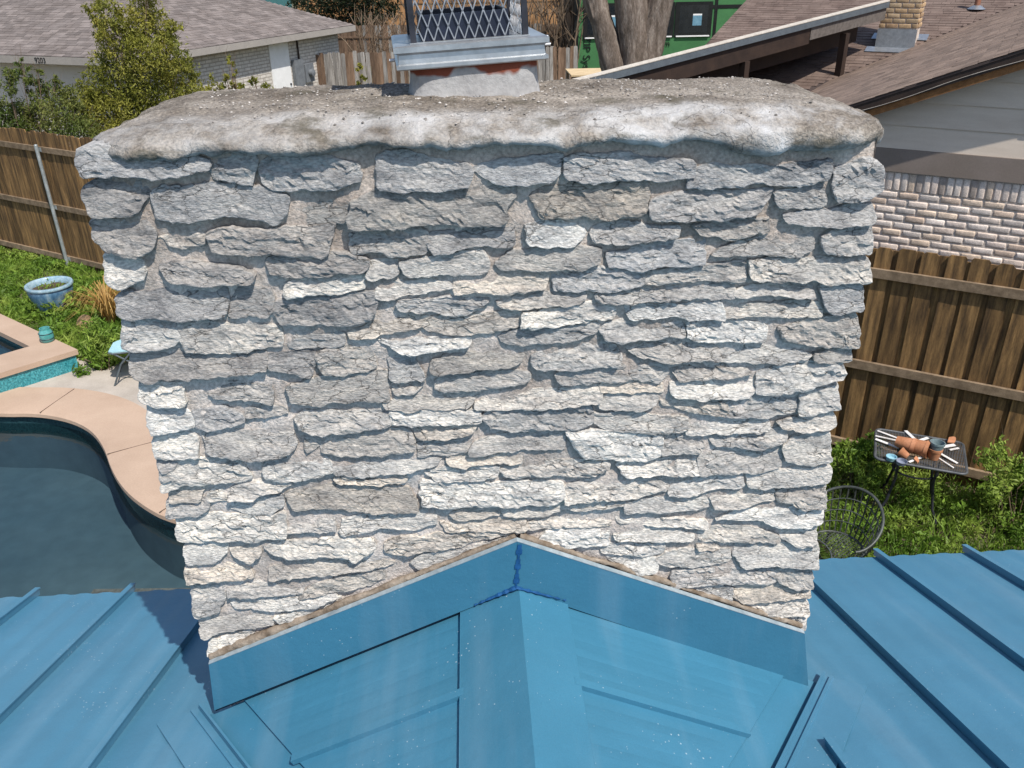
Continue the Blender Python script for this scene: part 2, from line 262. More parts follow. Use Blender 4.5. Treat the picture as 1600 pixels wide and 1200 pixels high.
# ------------------------------------------------------------------ stone chimney
CX0, CX1, CY0, CY1 = -.800, .925, 1.887, 2.47      # mortared core
chim = empty('stone_chimney', (.06, 2.15, 2.3), 'wide rough limestone chimney with mortar crown rising through the blue metal roof', 'chimney')
STONES = [
('b',30,[-830,4535,-773,4543,-683,4541,-626,4526,-560,4514,-570,4494,-634,4484,-736,4485,-826,4490,-835,4508]),
('g',18,[-560,4514,-466,4525,-464,4498,-478,4460,-507,4461,-554,4473,-566,4497]),
('b',20,[-450,4500,-431,4511,-321,4514,-238,4489,-243,4457,-300,4448,-426,4445,-449,4463]),
('d',24,[-831,4463,-772,4473,-713,4463,-705,4438,-733,4404,-779,4398,-826,4403,-839,4424]),
('b',26,[-694,4438,-661,4451,-588,4456,-502,4454,-451,4445,-405,4423,-413,4391,-443,4375,-547,4391,-591,4381,-687,4388,-698,4413]),
('o',6,[-401,4426,-273,4438,-271,4394,-288,4365,-381,4363,-411,4376]),
('d',24,[-842,4374,-725,4375,-707,4348,-715,4322,-768,4304,-823,4315,-841,4345]),
('t',6,[-690,4374,-620,4375,-598,4355,-606,4326,-673,4320,-701,4341]),
('d',30,[-593,4342,-561,4351,-425,4351,-320,4351,-320,4324,-346,4296,-490,4299,-582,4310]),
('b',26,[-194,4505,-155,4514,-79,4502,4,4482,7,4461,-8,4444,-69,4437,-189,4443,-198,4456]),
('b',22,[5,4479,60,4491,202,4495,198,4463,174,4446,120,4442,70,4445,24,4464]),
('b',28,[214,4491,279,4500,498,4480,498,4447,382,4445,281,4443,224,4449]),
('o',28,[-262,4408,-189,4435,-84,4428,59,4438,91,4437,100,4408,80,4391,81,4369,65,4358,-51,4358,-138,4357,-196,4355,-262,4360]),
('o',20,[135,4408,166,4425,245,4437,390,4436,404,4414,392,4371,328,4358,254,4364,167,4365]),
('g',16,[-273,4332,-197,4338,-104,4333,-99,4311,-114,4289,-202,4287,-271,4295]),
('d',18,[-89,4329,93,4335,97,4301,19,4299,-18,4297,-84,4291]),
('w',22,[129,4340,174,4347,255,4338,256,4315,234,4301,137,4301]),
('b',22,[497,4451,552,4468,689,4460,807,4466,814,4434,754,4424,647,4429,557,4421,501,4424]),
('b',26,[830,4452,907,4472,936,4453,942,4408,903,4390,843,4387]),
('b',24,[415,4395,512,4410,687,4406,656,4360,582,4351,424,4358,411,4377]),
('g',18,[697,4401,742,4409,806,4416,817,4374,748,4367,715,4372]),
('b',24,[727,4351,797,4356,926,4366,937,4333,886,4327,820,4324,743,4334]),
('b',24,[280,4334,332,4342,482,4328,478,4309,353,4298,287,4307]),
('g',18,[514,4331,565,4339,686,4340,694,4312,597,4300,544,4307]),
('g',24,[830,4293,851,4312,936,4314,944,4260,860,4258,829,4269]),
('b',20,[319,4270,428,4291,536,4292,543,4243,479,4241,403,4233,327,4241]),
('g',22,[51,4256,93,4281,241,4288,294,4279,290,4253,250,4241,92,4243,62,4248]),
('g',18,[570,4262,626,4290,796,4299,805,4269,773,4256,668,4259]),
('l',26,[665,4239,766,4241,936,4236,947,4190,797,4192,675,4199]),
('g',16,[409,4218,480,4226,637,4235,644,4198,554,4198,415,4198]),
('b',18,[194,4224,259,4232,399,4230,402,4193,328,4183,198,4187]),
('l',20,[628,4165,702,4178,809,4179,818,4151,719,4157,631,4157]),
('b',30,[843,4170,931,4172,948,4146,947,4112,872,4109,853,4133]),
('w',20,[-833,4300,-801,4303,-751,4286,-754,4255,-768,4240,-813,4230,-833,4239,-838,4270]),
('d',30,[-711,4271,-667,4276,-539,4267,-505,4249,-511,4237,-592,4232,-682,4237,-704,4250]),
('d',24,[-475,4278,-420,4287,-289,4285,-244,4268,-249,4253,-286,4247,-411,4243,-461,4252]),
('w',18,[-429,4220,-384,4230,-258,4230,-258,4203,-328,4198,-432,4198]),
('d',22,[-826,4199,-767,4209,-584,4211,-580,4175,-587,4155,-670,4145,-749,4154,-798,4152,-828,4163]),
('d',16,[-567,4194,-529,4213,-475,4207,-473,4171,-491,4147,-539,4151,-571,4148]),
('d',22,[-468,4171,-404,4181,-240,4183,-236,4143,-253,4130,-307,4119,-367,4121,-457,4124,-476,4146]),
('l',22,[-833,4119,-818,4143,-744,4144,-702,4130,-701,4097,-743,4074,-804,4072,-832,4082]),
('l',20,[-693,4122,-635,4132,-540,4120,-470,4113,-462,4088,-472,4068,-592,4057,-685,4065,-700,4085]),
('g',10,[-444,4104,-383,4110,-317,4091,-316,4074,-331,4061,-390,4055,-443,4062]),
('d',24,[-826,4048,-763,4051,-574,4050,-514,4044,-519,4005,-601,3998,-699,3991,-794,3993,-826,4005]),
('d',18,[-499,4039,-399,4043,-386,4021,-414,3986,-455,3994,-504,4005]),
('g',18,[-389,4034,-344,4058,-261,4043,-246,4003,-273,3992,-336,3982,-374,3991]),
('w',22,[-821,3974,-786,3977,-722,3970,-727,3921,-790,3919,-826,3930]),
('g',16,[-669,3941,-626,3966,-514,3961,-517,3917,-594,3924,-641,3922]),
('g',20,[-470,3950,-416,3969,-228,3976,-221,3940,-230,3910,-313,3908,-392,3907,-458,3910]),
('w',22,[-818,3907,-768,3910,-714,3889,-717,3852,-765,3845,-813,3845]),
('b',18,[-709,3893,-637,3899,-587,3870,-593,3861,-679,3841,-709,3852]),
('g',12,[-580,3892,-520,3899,-474,3887,-479,3876,-579,3869]),
('g',20,[-465,3859,-428,3873,-284,3873,-229,3867,-228,3834,-305,3822,-418,3820,-448,3836]),
('l',14,[-238,4263,-178,4263,-176,4236,-217,4231,-238,4232]),
('l',22,[-165,4263,-100,4276,19,4284,42,4256,17,4239,-35,4233,-147,4237,-164,4247]),
('l',16,[-221,4206,-178,4216,-96,4213,-59,4208,-48,4196,-97,4194,-150,4187,-173,4182,-220,4184]),
('t',18,[-40,4211,-2,4222,167,4230,173,4208,163,4192,91,4187,16,4188,-33,4191]),
('g',20,[-182,4160,-136,4169,-23,4171,34,4165,26,4151,-9,4138,-62,4133,-100,4143,-153,4141,-179,4148]),
('g',16,[53,4160,137,4178,262,4177,266,4157,221,4149,121,4143,75,4146]),
('t',16,[-303,4095,-242,4117,-139,4130,-133,4101,-218,4091,-257,4078,-295,4082]),
('t',16,[-124,4121,-44,4122,110,4127,111,4104,98,4090,32,4086,-19,4080,-80,4086,-124,4096]),
('w',22,[114,4125,198,4135,332,4148,335,4108,261,4103,121,4098]),
('w',22,[-228,4066,-182,4060,-104,4068,-17,4063,-20,4046,-106,4040,-176,4035,-206,4053]),
('g',18,[55,4068,90,4081,214,4089,296,4085,293,4068,230,4053,136,4048,74,4051]),
('g',18,[-214,4023,-184,4031,-153,4025,-134,3963,-166,3962,-209,3964,-214,3993]),
('o',20,[-110,4006,-76,4022,50,4030,113,4027,116,4006,89,3989,9,3988,-70,3982,-105,3984]),
('g',20,[-107,3953,-86,3965,49,3973,128,3965,130,3943,48,3933,-52,3928,-100,3935]),
('l',16,[-211,3933,-190,3947,-135,3952,-144,3934,-176,3920,-204,3923]),
('g',20,[141,4013,183,4032,278,4046,350,4031,362,4001,351,3987,248,3977,160,3981,139,3996]),
('g',16,[197,3958,248,3972,344,3979,473,3975,483,3950,459,3936,329,3938,216,3938]),
('t',16,[-238,3895,-193,3912,-33,3914,3,3908,-26,3881,-83,3877,-163,3878,-223,3883]),
('l',18,[-2,3890,31,3907,217,3918,304,3925,309,3881,217,3872,87,3872,3,3876]),
('w',22,[-214,3867,-156,3869,-1,3864,-1,3838,-77,3837,-174,3835,-209,3838]),
('g',20,[5,3848,54,3864,286,3859,292,3821,251,3808,86,3808,37,3818]),
('g',16,[292,4169,405,4180,616,4188,620,4152,527,4155,406,4149,309,4155]),
('w',22,[376,4135,432,4133,593,4132,598,4101,487,4108,394,4106,379,4114]),
('l',18,[604,4122,652,4125,834,4129,844,4097,704,4102,616,4100]),
('g',18,[302,4085,360,4099,488,4097,509,4078,511,4056,437,4054,378,4048,323,4058]),
('w',22,[528,4082,607,4087,718,4075,712,4038,562,4043,534,4047]),
('g',26,[749,4069,807,4077,935,4094,948,4061,948,4018,888,4015,805,4026,768,4036]),
('g',18,[379,4021,423,4038,588,4032,602,3993,466,3987,415,4000]),
('l',18,[606,4004,644,4019,781,4013,846,3987,822,3978,689,3978,612,3987]),
('g',22,[852,3986,895,4003,940,4007,946,3973,916,3966,864,3971]),
('g',16,[490,3964,517,3974,670,3971,696,3944,622,3936,520,3937]),
('l',24,[716,3943,773,3964,928,3957,939,3923,884,3908,850,3892,778,3889,725,3894]),
('t',14,[318,3926,368,3932,465,3926,467,3903,395,3902,323,3907]),
('w',22,[496,3919,547,3925,701,3921,710,3892,680,3879,576,3881,503,3890]),
('l',18,[306,3881,344,3896,452,3895,456,3863,413,3853,315,3860]),
('t',18,[466,3874,525,3883,637,3872,641,3828,570,3837,480,3856]),
('g',16,[645,3866,733,3874,821,3876,825,3829,751,3814,650,3825]),
('l',22,[834,3875,929,3889,940,3835,871,3824,839,3828]),
('l',20,[298,3834,372,3842,543,3817,545,3793,506,3783,349,3790,304,3810]),
('l',16,[550,3793,583,3807,746,3808,755,3778,692,3775,554,3775]),
('l',22,[785,3795,847,3810,925,3818,940,3787,921,3773,852,3773,803,3782]),
('w',26,[234,3784,322,3790,475,3772,474,3717,448,3706,283,3714,256,3746]),
('g',20,[484,3760,534,3770,588,3755,586,3721,490,3720]),
('g',18,[606,3754,666,3765,810,3769,809,3739,752,3720,671,3727,622,3735]),
('l',24,[809,3714,839,3749,925,3752,940,3676,895,3662,828,3675]),
('g',18,[587,3699,645,3715,801,3713,808,3663,761,3647,597,3652,587,3674]),
('w',20,[366,3685,433,3688,583,3693,581,3649,489,3654,397,3652]),
('l',18,[50,3681,110,3698,254,3699,339,3693,336,3677,306,3660,220,3662,135,3660,67,3666]),
('w',22,[-819,3824,-774,3841,-721,3829,-715,3796,-724,3770,-773,3763,-820,3770]),
('g',22,[-692,3823,-649,3831,-475,3818,-467,3789,-486,3768,-541,3752,-621,3760,-687,3773]),
('g',10,[-440,3806,-407,3808,-407,3781,-442,3761]),
('g',18,[-399,3804,-339,3809,-192,3813,-166,3789,-175,3761,-246,3751,-345,3751,-399,3762]),
('d',14,[-822,3762,-766,3762,-783,3737,-820,3732]),
('w',24,[-821,3728,-751,3754,-623,3747,-595,3693,-632,3687,-757,3681,-819,3674]),
('l',18,[-559,3726,-522,3743,-400,3737,-388,3697,-426,3689,-510,3681,-558,3691]),
('l',16,[-381,3720,-314,3732,-165,3733,-99,3722,-117,3705,-218,3692,-318,3687,-376,3694]),
('t',18,[-815,3664,-757,3676,-718,3669,-749,3631,-815,3631]),
('w',12,[-719,3639,-698,3663,-666,3657,-666,3631,-717,3629]),
('l',18,[-660,3656,-614,3676,-531,3675,-487,3668,-522,3649,-600,3633,-658,3629]),
('b',20,[-823,3624,-726,3624,-726,3601,-758,3585,-829,3583]),
('l',14,[-674,3611,-621,3626,-530,3623,-520,3608,-557,3579,-608,3577,-668,3596]),
('o',18,[-515,3631,-456,3650,-288,3649,-197,3630,-178,3590,-188,3570,-295,3571,-429,3591,-489,3586,-508,3608]),
('t',14,[-386,3672,-319,3681,-198,3683,-198,3661,-271,3655,-371,3662]),
('w',22,[-811,3567,-776,3578,-534,3566,-542,3504,-621,3495,-748,3500,-815,3506]),
('g',16,[-534,3536,-484,3554,-408,3550,-403,3518,-468,3516,-536,3517]),
('l',18,[-376,3548,-297,3555,-193,3564,-134,3554,-127,3520,-180,3510,-266,3515,-370,3508]),
('w',20,[-812,3476,-749,3495,-703,3487,-703,3448,-744,3423,-808,3430]),
('t',14,[-689,3469,-644,3483,-603,3470,-612,3438,-641,3420,-682,3436]),
('w',24,[-595,3464,-537,3477,-364,3483,-301,3464,-303,3442,-358,3417,-391,3430,-522,3430,-573,3441]),
('t',16,[-271,3457,-217,3473,-86,3477,90,3473,99,3464,-7,3453,-88,3435,-203,3424,-264,3434]),
('t',20,[-820,3400,-763,3413,-646,3390,-647,3367,-729,3364,-816,3363]),
('g',18,[-591,3392,-526,3404,-372,3400,-285,3396,-250,3389,-331,3371,-465,3362,-585,3358]),
('l',16,[-205,3388,-169,3411,-26,3432,81,3450,63,3431,-63,3398,-171,3366]),
('g',20,[-816,3338,-733,3338,-737,3286,-756,3252,-815,3250]),
('g',16,[-717,3326,-645,3337,-513,3329,-521,3302,-651,3299,-712,3302]),
('g',16,[-514,3305,-423,3339,-288,3356,-281,3328,-383,3299,-473,3293,-514,3285]),
('w',16,[-716,3279,-608,3289,-430,3282,-417,3272,-478,3252,-569,3246,-702,3255]),
('g',18,[-811,3221,-746,3232,-644,3233,-608,3201,-616,3186,-727,3178,-809,3168]),
('w',16,[-606,3216,-546,3235,-417,3264,-431,3242,-492,3208,-586,3199]),
('w',18,[-796,3143,-707,3159,-653,3171,-712,3130,-752,3097,-804,3097]),
('t',16,[-168,3813,-110,3827,-4,3823,-30,3797,-71,3794,-153,3791]),
('g',14,[-154,3777,-92,3780,-30,3777,-27,3749,-73,3741,-152,3741]),
('g',18,[-14,3768,53,3788,218,3785,215,3747,119,3747,60,3745,-11,3743]),
('t',14,[-73,3736,-11,3738,106,3735,101,3708,9,3708,-33,3701,-79,3707]),
('l',18,[-147,3681,-96,3695,46,3690,48,3671,7,3655,-52,3653,-111,3656]),
('w',24,[-148,3645,-77,3651,50,3640,212,3636,221,3590,178,3577,70,3572,-81,3580,-147,3583]),
('l',20,[234,3627,324,3639,427,3644,497,3626,503,3601,430,3586,308,3581,239,3581]),
('t',14,[-83,3543,-39,3559,39,3567,41,3537,4,3533,-57,3526]),
('l',14,[48,3557,135,3562,221,3568,378,3570,388,3550,309,3543,222,3543,156,3531,69,3535]),
('t',12,[-110,3517,-5,3530,103,3520,127,3491,92,3480,-24,3489,-94,3488]),
('w',20,[152,3444,187,3474,267,3480,347,3476,344,3427,246,3422,188,3431]),
('l',12,[123,3503,222,3515,355,3497,347,3485,223,3490,134,3486]),
('l',16,[517,3593,532,3630,702,3632,710,3596,631,3595,570,3584,520,3584]),
('l',22,[727,3636,758,3639,942,3641,947,3605,873,3598,763,3599,736,3600]),
('l',16,[399,3555,480,3565,625,3568,628,3537,571,3529,482,3527,402,3532]),
('l',16,[631,3568,698,3580,801,3575,804,3549,725,3537,645,3536]),
('g',22,[815,3569,853,3583,942,3583,947,3526,884,3524,822,3548]),
('w',16,[377,3501,461,3507,624,3483,621,3468,508,3477,418,3484,380,3487]),
('w',20,[650,3488,706,3510,795,3516,944,3514,948,3471,894,3458,825,3461,776,3486,686,3488]),
('w',18,[364,3454,419,3466,527,3460,591,3441,584,3425,466,3429,371,3437]),
('l',16,[601,3441,644,3458,734,3459,834,3428,831,3411,740,3410,625,3415]),
('l',20,[840,3432,895,3445,941,3443,944,3393,889,3391,850,3410]),
('t',12,[604,3401,649,3409,669,3387,651,3383,614,3387]),
('l',18,[491,3362,537,3381,698,3377,706,3344,633,3331,527,3337,498,3348]),
('l',22,[724,3389,788,3394,946,3385,951,3318,866,3323,750,3324,725,3343]),
('w',16,[342,3370,424,3371,484,3362,491,3323,441,3315,398,3333]),
('l',14,[340,3414,512,3410,505,3385,423,3379,341,3388]),
('b',18,[547,3306,657,3320,836,3310,836,3266,733,3267,639,3266,555,3265]),
('g',22,[845,3294,891,3315,943,3312,954,3241,902,3238,861,3259]),
('b',16,[570,3257,663,3258,722,3236,722,3195,690,3182,645,3206,600,3233]),
('t',18,[736,3235,806,3247,950,3232,955,3199,860,3192,765,3192,729,3213]),
('l',18,[738,3181,833,3184,953,3172,956,3132,839,3135,769,3154]),
('l',16,[831,3120,953,3120,957,3071,895,3081])
]
TONE = {'d': (.29, .29, .30), 'g': (.435, .425, .415), 'b': (.42, .425, .44), 'l': (.66, .645, .62), 'w': (.84, .83, .80), 't': (.68, .615, .54), 'o': (.33, .30, .265)}
def fbm(x, y, z, o=4): return mn.fractal(Vector((x, y, z)), .9, 2.1, o)
def stone_mesh(name, P, proud, seed, yface, back, sq=.22, step=.0085, rings=(.06, .20, .40, .60, .80, 1.0)):
    """P: outline in the wall plane (x,z). The face is split-rock relief, the edge is arrised and broken."""
    P = [Vector((a, b)) for a, b in P]; n = len(P)
    bx_ = (min(p.x for p in P)+max(p.x for p in P))/2; bz_ = (min(p.y for p in P)+max(p.y for p in P))/2
    hw_ = (max(p.x for p in P)-min(p.x for p in P))/2; hz_ = (max(p.y for p in P)-min(p.y for p in P))/2
    P2 = []
    for p in P:
        u, v = (p.x-bx_)/hw_, (p.y-bz_)/hz_; k = 1+sq*u*u*v*v
        P2.append(Vector((bx_+u*(hw_*(k*.4+.6)+.004), bz_+v*(hz_*k+.0045)+.002)))
    P = P2
    # resample
    Q = []
    for i in range(n):
        a, b = P[i], P[(i+1) % n]; k = max(1, int((b-a).length/step))
        Q += [a+(b-a)*j/k for j in range(k)]
    for _ in range(1): Q = [(Q[i-1]+Q[i]*2+Q[(i+1) % len(Q)])/4 for i in range(len(Q))]
    N = len(Q); c = sum(Q, Vector((0, 0)))/N
    sg = 1 if sum(Q[i].cross(Q[(i+1) % N]) for i in range(N)) > 0 else -1
    Q2 = []
    for i, q in enumerate(Q):
        tn = (Q[(i+1) % N]-Q[i-1]).normalized(); nn = Vector((tn.y, -tn.x))*sg
        Q2.append(q+nn*(.0015+.0065*fbm(q.x*22+seed, q.y*30, seed*1.7, 4)+.0035*mn.noise(Vector((q.x*90, q.y*90, seed)))))
    Q = Q2
    xs = [q.x for q in Q]; zs = [q.y for q in Q]; x0, x1 = min(xs), max(xs)
    mx_ = sum(xs)/N; mz = sum(zs)/N; sxx = sum((x-mx_)**2 for x in xs); sl = sum((x-mx_)*(z-mz) for x, z in zip(xs, zs))/max(sxx, 1e-6)
    hh = (max(zs)-min(zs))/2; a0, a1 = x0+hh*.9, x1-hh*.9
    if a1 <= a0: a0 = a1 = (x0+x1)/2
    tl = .005*math.sin(seed*3.1)+.012; tx = .008*math.sin(seed*5.7)
    ka = .22+.80*abs(math.sin(seed*7.3)); ku = 8+9*abs(math.sin(seed*2.9)); kv = 22+16*abs(math.sin(seed*4.1))
    def relief(x, z):
        u, v = x*1.0+seed*.37, z*1.0-seed*.23
        d = .0048*fbm(u*ku, v*kv, seed, 4)
        vd = mn.cell(Vector((u*26+.8*mn.noise(Vector((u*30, v*60, 1))), v*62+mn.noise(Vector((u*40, v*50, 5))), seed)))
        d += .0042*vd
        d += .0035*abs(mn.noise(Vector((u*45, v*90, seed+9))))
        return d*ka
    V = []; F = []
    rows = [('b', 0)]+[('e', 0)]+[('r', t) for t in rings]
    base = yface-proud
    for kind, t in rows:
        for q in Q:
            cxp = min(max(q.x, a0), a1); cen = Vector((cxp, mz+sl*(cxp-mx_)))
            p = q+(cen-q)*t
            zr = (p.y-mz)/max(hh, .01)
            if kind == 'b': p = q+(cen-q)*.03; y = back
            else:
                y = base-relief(p.x, p.y)*min(1, .35+t*3)+tl*zr*.8+tx*(p.x-mx_)/max(x1-x0, .05)
                if kind == 'e': y += .0012+.002*mn.noise(Vector((q.x*60, q.y*60, seed)))+(.004 if zr > .3 else 0)
                y = min(y, yface+.006)
            V.append((p.x, y, p.y))
    K = len(rows)
    for r in range(K-1):
        for i in range(N):
            j = (i+1) % N; F.append((r*N+i, r*N+j, (r+1)*N+j, (r+1)*N+i))
    me = bpy.data.meshes.new(name); me.from_pydata(V, [], F)
    bm = bmesh.new(); bm.from_mesh(me); bmesh.ops.remove_doubles(bm, verts=bm.verts, dist=.0008)
    bmesh.ops.recalc_face_normals(bm, faces=bm.faces)
    bm.to_mesh(me); bm.free()
    return me
for i, (tone, proud, fl_) in enumerate(STONES):
    P = [(fl_[k]/1000, fl_[k+1]/1000) for k in range(0, len(fl_), 2)]
    cornerL = min(p[0] for p in P) < -.79; cornerR = max(p[0] for p in P) > .92
    me = stone_mesh('stone', P, proud/1000*.72, i*1.37+.5, CY0, 2.02 if (cornerL or cornerR) else CY0+.03)
    o = mk('stone', me, m_stone, chim)
    v = 1+random.uniform(-.06, .06); tw = random.uniform(-.012, .012); c = TONE[tone]
    zf = min(1, max(0, (sum(p[1] for p in P)/len(P)-3.1)/1.4)); bs = [a_+(b_2-a_)*zf for a_, b_2 in zip((.685, .65, .615), (.405, .40, .40))]
    kf = .5; c = [a_+(b_2-a_)*kf for a_, b_2 in zip(bs, c)]
    col(o, (c[0]*v*1.03+tw, c[1]*v, c[2]*v*.95-tw))
# side walls: rough coursed stones in a loop, a few shapes shared
side_meshes = []
for k in range(6):
    L_, h_ = random.uniform(.14, .26), random.uniform(.04, .065)
    P = [(-L_/2, -h_/2), (-L_/4, -h_/2-.006), (L_/4, -h_/2+.004), (L_/2, -h_/2), (L_/2+.01, 0), (L_/2, h_/2), (0, h_/2+.005), (-L_/2, h_/2), (-L_/2-.008, 0)]
    side_meshes.append((L_, h_, stone_mesh('stone', P, .015, 300+k, 0, .04, step=.016, rings=(.12, .35, .65, 1.0))))
for xs_, rz in ((CX0, -90), (CX1, 90)):
    z = 2.75
    while z < 4.46:
        y = CY0+.17; rowh = .075
        while y < CY1-.03:
            L_, h_, me = random.choice(side_meshes)
            L2 = min(L_, CY1-y+.02)
            o = mk('stone', me, m_stone, chim); o.location = (xs_, y+L2/2, z+random.uniform(-.006, .006)); o.rotation_euler = (0, 0, R_(rz)); o.scale = (L2/L_, 1, random.uniform(.9, 1.1))
            c = TONE[random.choice('gbldtw')]; v = random.uniform(.9, 1.1); col(o, tuple(q*v for q in c))
            y += L2+.022
        z += rowh
# mortar core: raked joints as a relief sheet on the front, plain sides
def core():
    nx, nz = 190, 176; V = []; F = []
    z0, z1 = 2.55, 4.545
    for j in range(nz+1):
        for i in range(nx+1):
            x = CX0+(CX1-CX0)*i/nx; z = z0+(z1-z0)*j/nz
            y = CY0-.005-.009*fbm(x*8, z*12, 3.3, 4)-.0035*mn.noise(Vector((x*55, z*55, 2)))
            e = min(i, nx-i); y += .006*max(0, 2-e)
            V.append((x, y, z))
    for j in range(nz):
        for i in range(nx):
            a = j*(nx+1)+i; F.append((a, a+1, a+nx+2, a+nx+1))
    b = len(V); W = nx+1
    for (x, y) in ((CX1, CY1), (CX0, CY1)): V += [(x, y, z0), (x, y, z1)]
    F += [(nx, b, b+1, nz*W+nx), (b, b+2, b+3, b+1), (b+2, 0, nz*W, b+3)]
    me = bpy.data.meshes.new('mortar_core'); me.from_pydata(V, [], F)
    for p in me.polygons[:nx*nz]: p.use_smooth = True
    return mk('mortar_core', me, m_mortar, chim)
core()
# crown wash
def crown_z(x, y, ox0, ox1, oy0, oy1):
    def pr(d, R): q = min(max(d/R, 0), 1); return (1-(1-q)**2.3)
    f = pr(x-ox0, .19)*pr(ox1-x, .22)*pr(y-oy0, .22)*pr(oy1-y, .16)
    return 4.545+.037*f+.008*pr(x-ox0, .6)*pr(ox1-x, .6)
def build_crown():
    ox0, ox1, oy0, oy1 = -.838, .958, 1.857, 2.53
    nx, ny = 200, 84; V = []; F = []
    for j in range(ny+1):
        for i in range(nx+1):
            a, b = i/nx, j/ny
            a = .5-.5*math.cos(math.pi*a)*(1-.35*(1-abs(2*a-1))); b = .5-.5*math.cos(math.pi*b)*(1-.3*(1-abs(2*b-1)))
            x = ox0+(ox1-ox0)*a; y = oy0+(oy1-oy0)*b
            # round the plan corners
            dx = min(x-ox0, ox1-x); dy = min(y-oy0, oy1-y)
            z = crown_z(x, y, ox0, ox1, oy0, oy1)
            cxr = .15
            if dx < cxr and dy < cxr:
                l = math.hypot(cxr-dx, cxr-dy)
                if l > cxr:
                    s_ = cxr/l; x += (cxr-dx)*(1-s_)*(1 if x < 0 else -1); y += (cxr-dy)*(1-s_)*(1 if y < 2.1 else -1)
            edge = max(0, 1-min(dx, dy)/.05)
            y += .008*fbm(x*6, 1.1, z*4, 3)*edge; x += .010*fbm(2.2, y*6, z*4, 3)*edge
            z += .006*fbm(x*7, y*8, .7, 4)+.0028*mn.noise(Vector((x*45, y*45, 4)))+.004*fbm(x*26, y*26, 3, 4)+(.006*fbm(x*15, y*15, 9, 4) if edge > 0 else 0)
            V.append((x, y, z))
    W = nx+1
    for j in range(ny):
        for i in range(nx):
            a = j*W+i; F.append((a, a+1, a+W+1, a+W))
    # drooping lip: outline carried down and under
    ring = [i for i in range(nx+1)]+[j*W+nx for j in range(1, ny+1)]+[ny*W+i for i in range(nx-1, -1, -1)]+[j*W for j in range(ny-1, 0, -1)]
    n = len(ring); c = Vector((.065, 2.18))
    prev = ring
    for k, (dz, inn) in enumerate(((-.010, -.009), (-.026, -.012), (-.040, -.006), (-.047, .008), (-.050, .05))):
        b0 = len(V)
        for q in ring:
            x, y, z = V[q]; ex = 1 if x > .9 else (-1 if x < -.78 else 0); ey = 1 if y > 2.5 else (-1 if y < 1.9 else 0)
            l = math.hypot(ex, ey) or 1
            dr = .62+.28*fbm(x*7+3, y*7, 8.8, 5)+.16*mn.noise(Vector((x*40, y*40, 2)))+.45*max(0, min(1, (x-.45)/.2))
            wob = .010*fbm(x*17, y*17, z*20+k*.5, 4)
            V.append((x-ex/l*(inn+wob), y-ey/l*(inn+wob), z+dz*dr))
        cur = list(range(b0, b0+n))
        for i in range(n): F.append((prev[i], cur[i], cur[(i+1) % n], prev[(i+1) % n]))
        prev = cur
    me = bpy.data.meshes.new('crown'); me.from_pydata(V, [], F)
    bm = bmesh.new(); bm.from_mesh(me); bmesh.ops.recalc_face_normals(bm, faces=bm.faces); bm.to_mesh(me); bm.free()
    for p in me.polygons: p.use_smooth = True
    o = mk('crown', me, m_crown, chim); o['label'] = 'grey mortar crown with white lime bloom and gravel grit'
    # grit
    g = MB(); oct_ = [(1, 0, 0), (-1, 0, 0), (0, 1, 0), (0, -1, 0), (0, 0, 1), (0, 0, -1)]
    of = [(0, 2, 4), (2, 1, 4), (1, 3, 4), (3, 0, 4), (2, 0, 5), (1, 2, 5), (3, 1, 5), (0, 3, 5)]
    for _ in range(1700):
        x = random.uniform(-.66, .80); y = random.choice((random.uniform(1.9, 2.5), random.gauss(2.22, .12)))
        if not 1.88 < y < 2.52: continue
        z = crown_z(x, y, ox0, ox1, oy0, oy1)+.0075*fbm(x*7, y*8, .7, 4)+.004*fbm(x*22, y*22, 3, 3)
        r = random.choice((.0012, .0016, .0016, .002, .0026, .0038))
        g.add([(x+a*r*random.uniform(.7, 1.5), y+b*r*random.uniform(.7, 1.5), z+.001+c_*r*.8) for a, b, c_ in oct_], of)
    gm = M('grit_stone', (.17, .15, .13), (.42, .39, .36), 60, .9, offs=False, island=.5, fine=.2)
    go = g.build('grit', gm, o); tag(go, kind='stuff')
build_crown()
# clay flue smeared with mortar
def flue_mat():
    mt = M('flue_clay_and_mortar', (.27, .26, .255), (.38, .37, .36), 12, .9, .004, 60, offs=False, fine=.12)
    t = mt.node_tree; N = t.nodes.new; L = t.links.new; b = t.nodes['Principled BSDF']; tc = N('ShaderNodeTexCoord')
    sx = N('ShaderNodeSeparateXYZ'); L(tc.outputs['Object'], sx.inputs[0])
    n = N('ShaderNodeTexNoise'); n.inputs['Scale'].default_value = 7; n.inputs['Detail'].default_value = 3; L(tc.outputs['Object'], n.inputs['Vector'])
    a = N('ShaderNodeMath'); a.operation = 'MULTIPLY_ADD'; a.inputs[1].default_value = .13; L(n.outputs['Fac'], a.inputs[0]); L(sx.outputs['Z'], a.inputs[2])
    r = N('ShaderNodeMapRange'); r.inputs['From Min'].default_value = 4.709; r.inputs['From Max'].default_value = 4.716; L(a.outputs[0], r.inputs['Value'])
    mx = N('ShaderNodeMix'); mx.data_type = 'RGBA'; L(r.outputs[0], mx.inputs['Factor']); L(b.inputs['Base Color'].links[0].from_socket, mx.inputs['A']); mx.inputs['B'].default_value = (.19, .052, .028, 1)
    L(mx.outputs['Result'], b.inputs['Base Color']); return mt
FL = Frame((.018, 2.31, 0), (math.cos(R_(3)), math.sin(R_(3)), 0), (-math.sin(R_(3)), math.cos(R_(3)), 0))
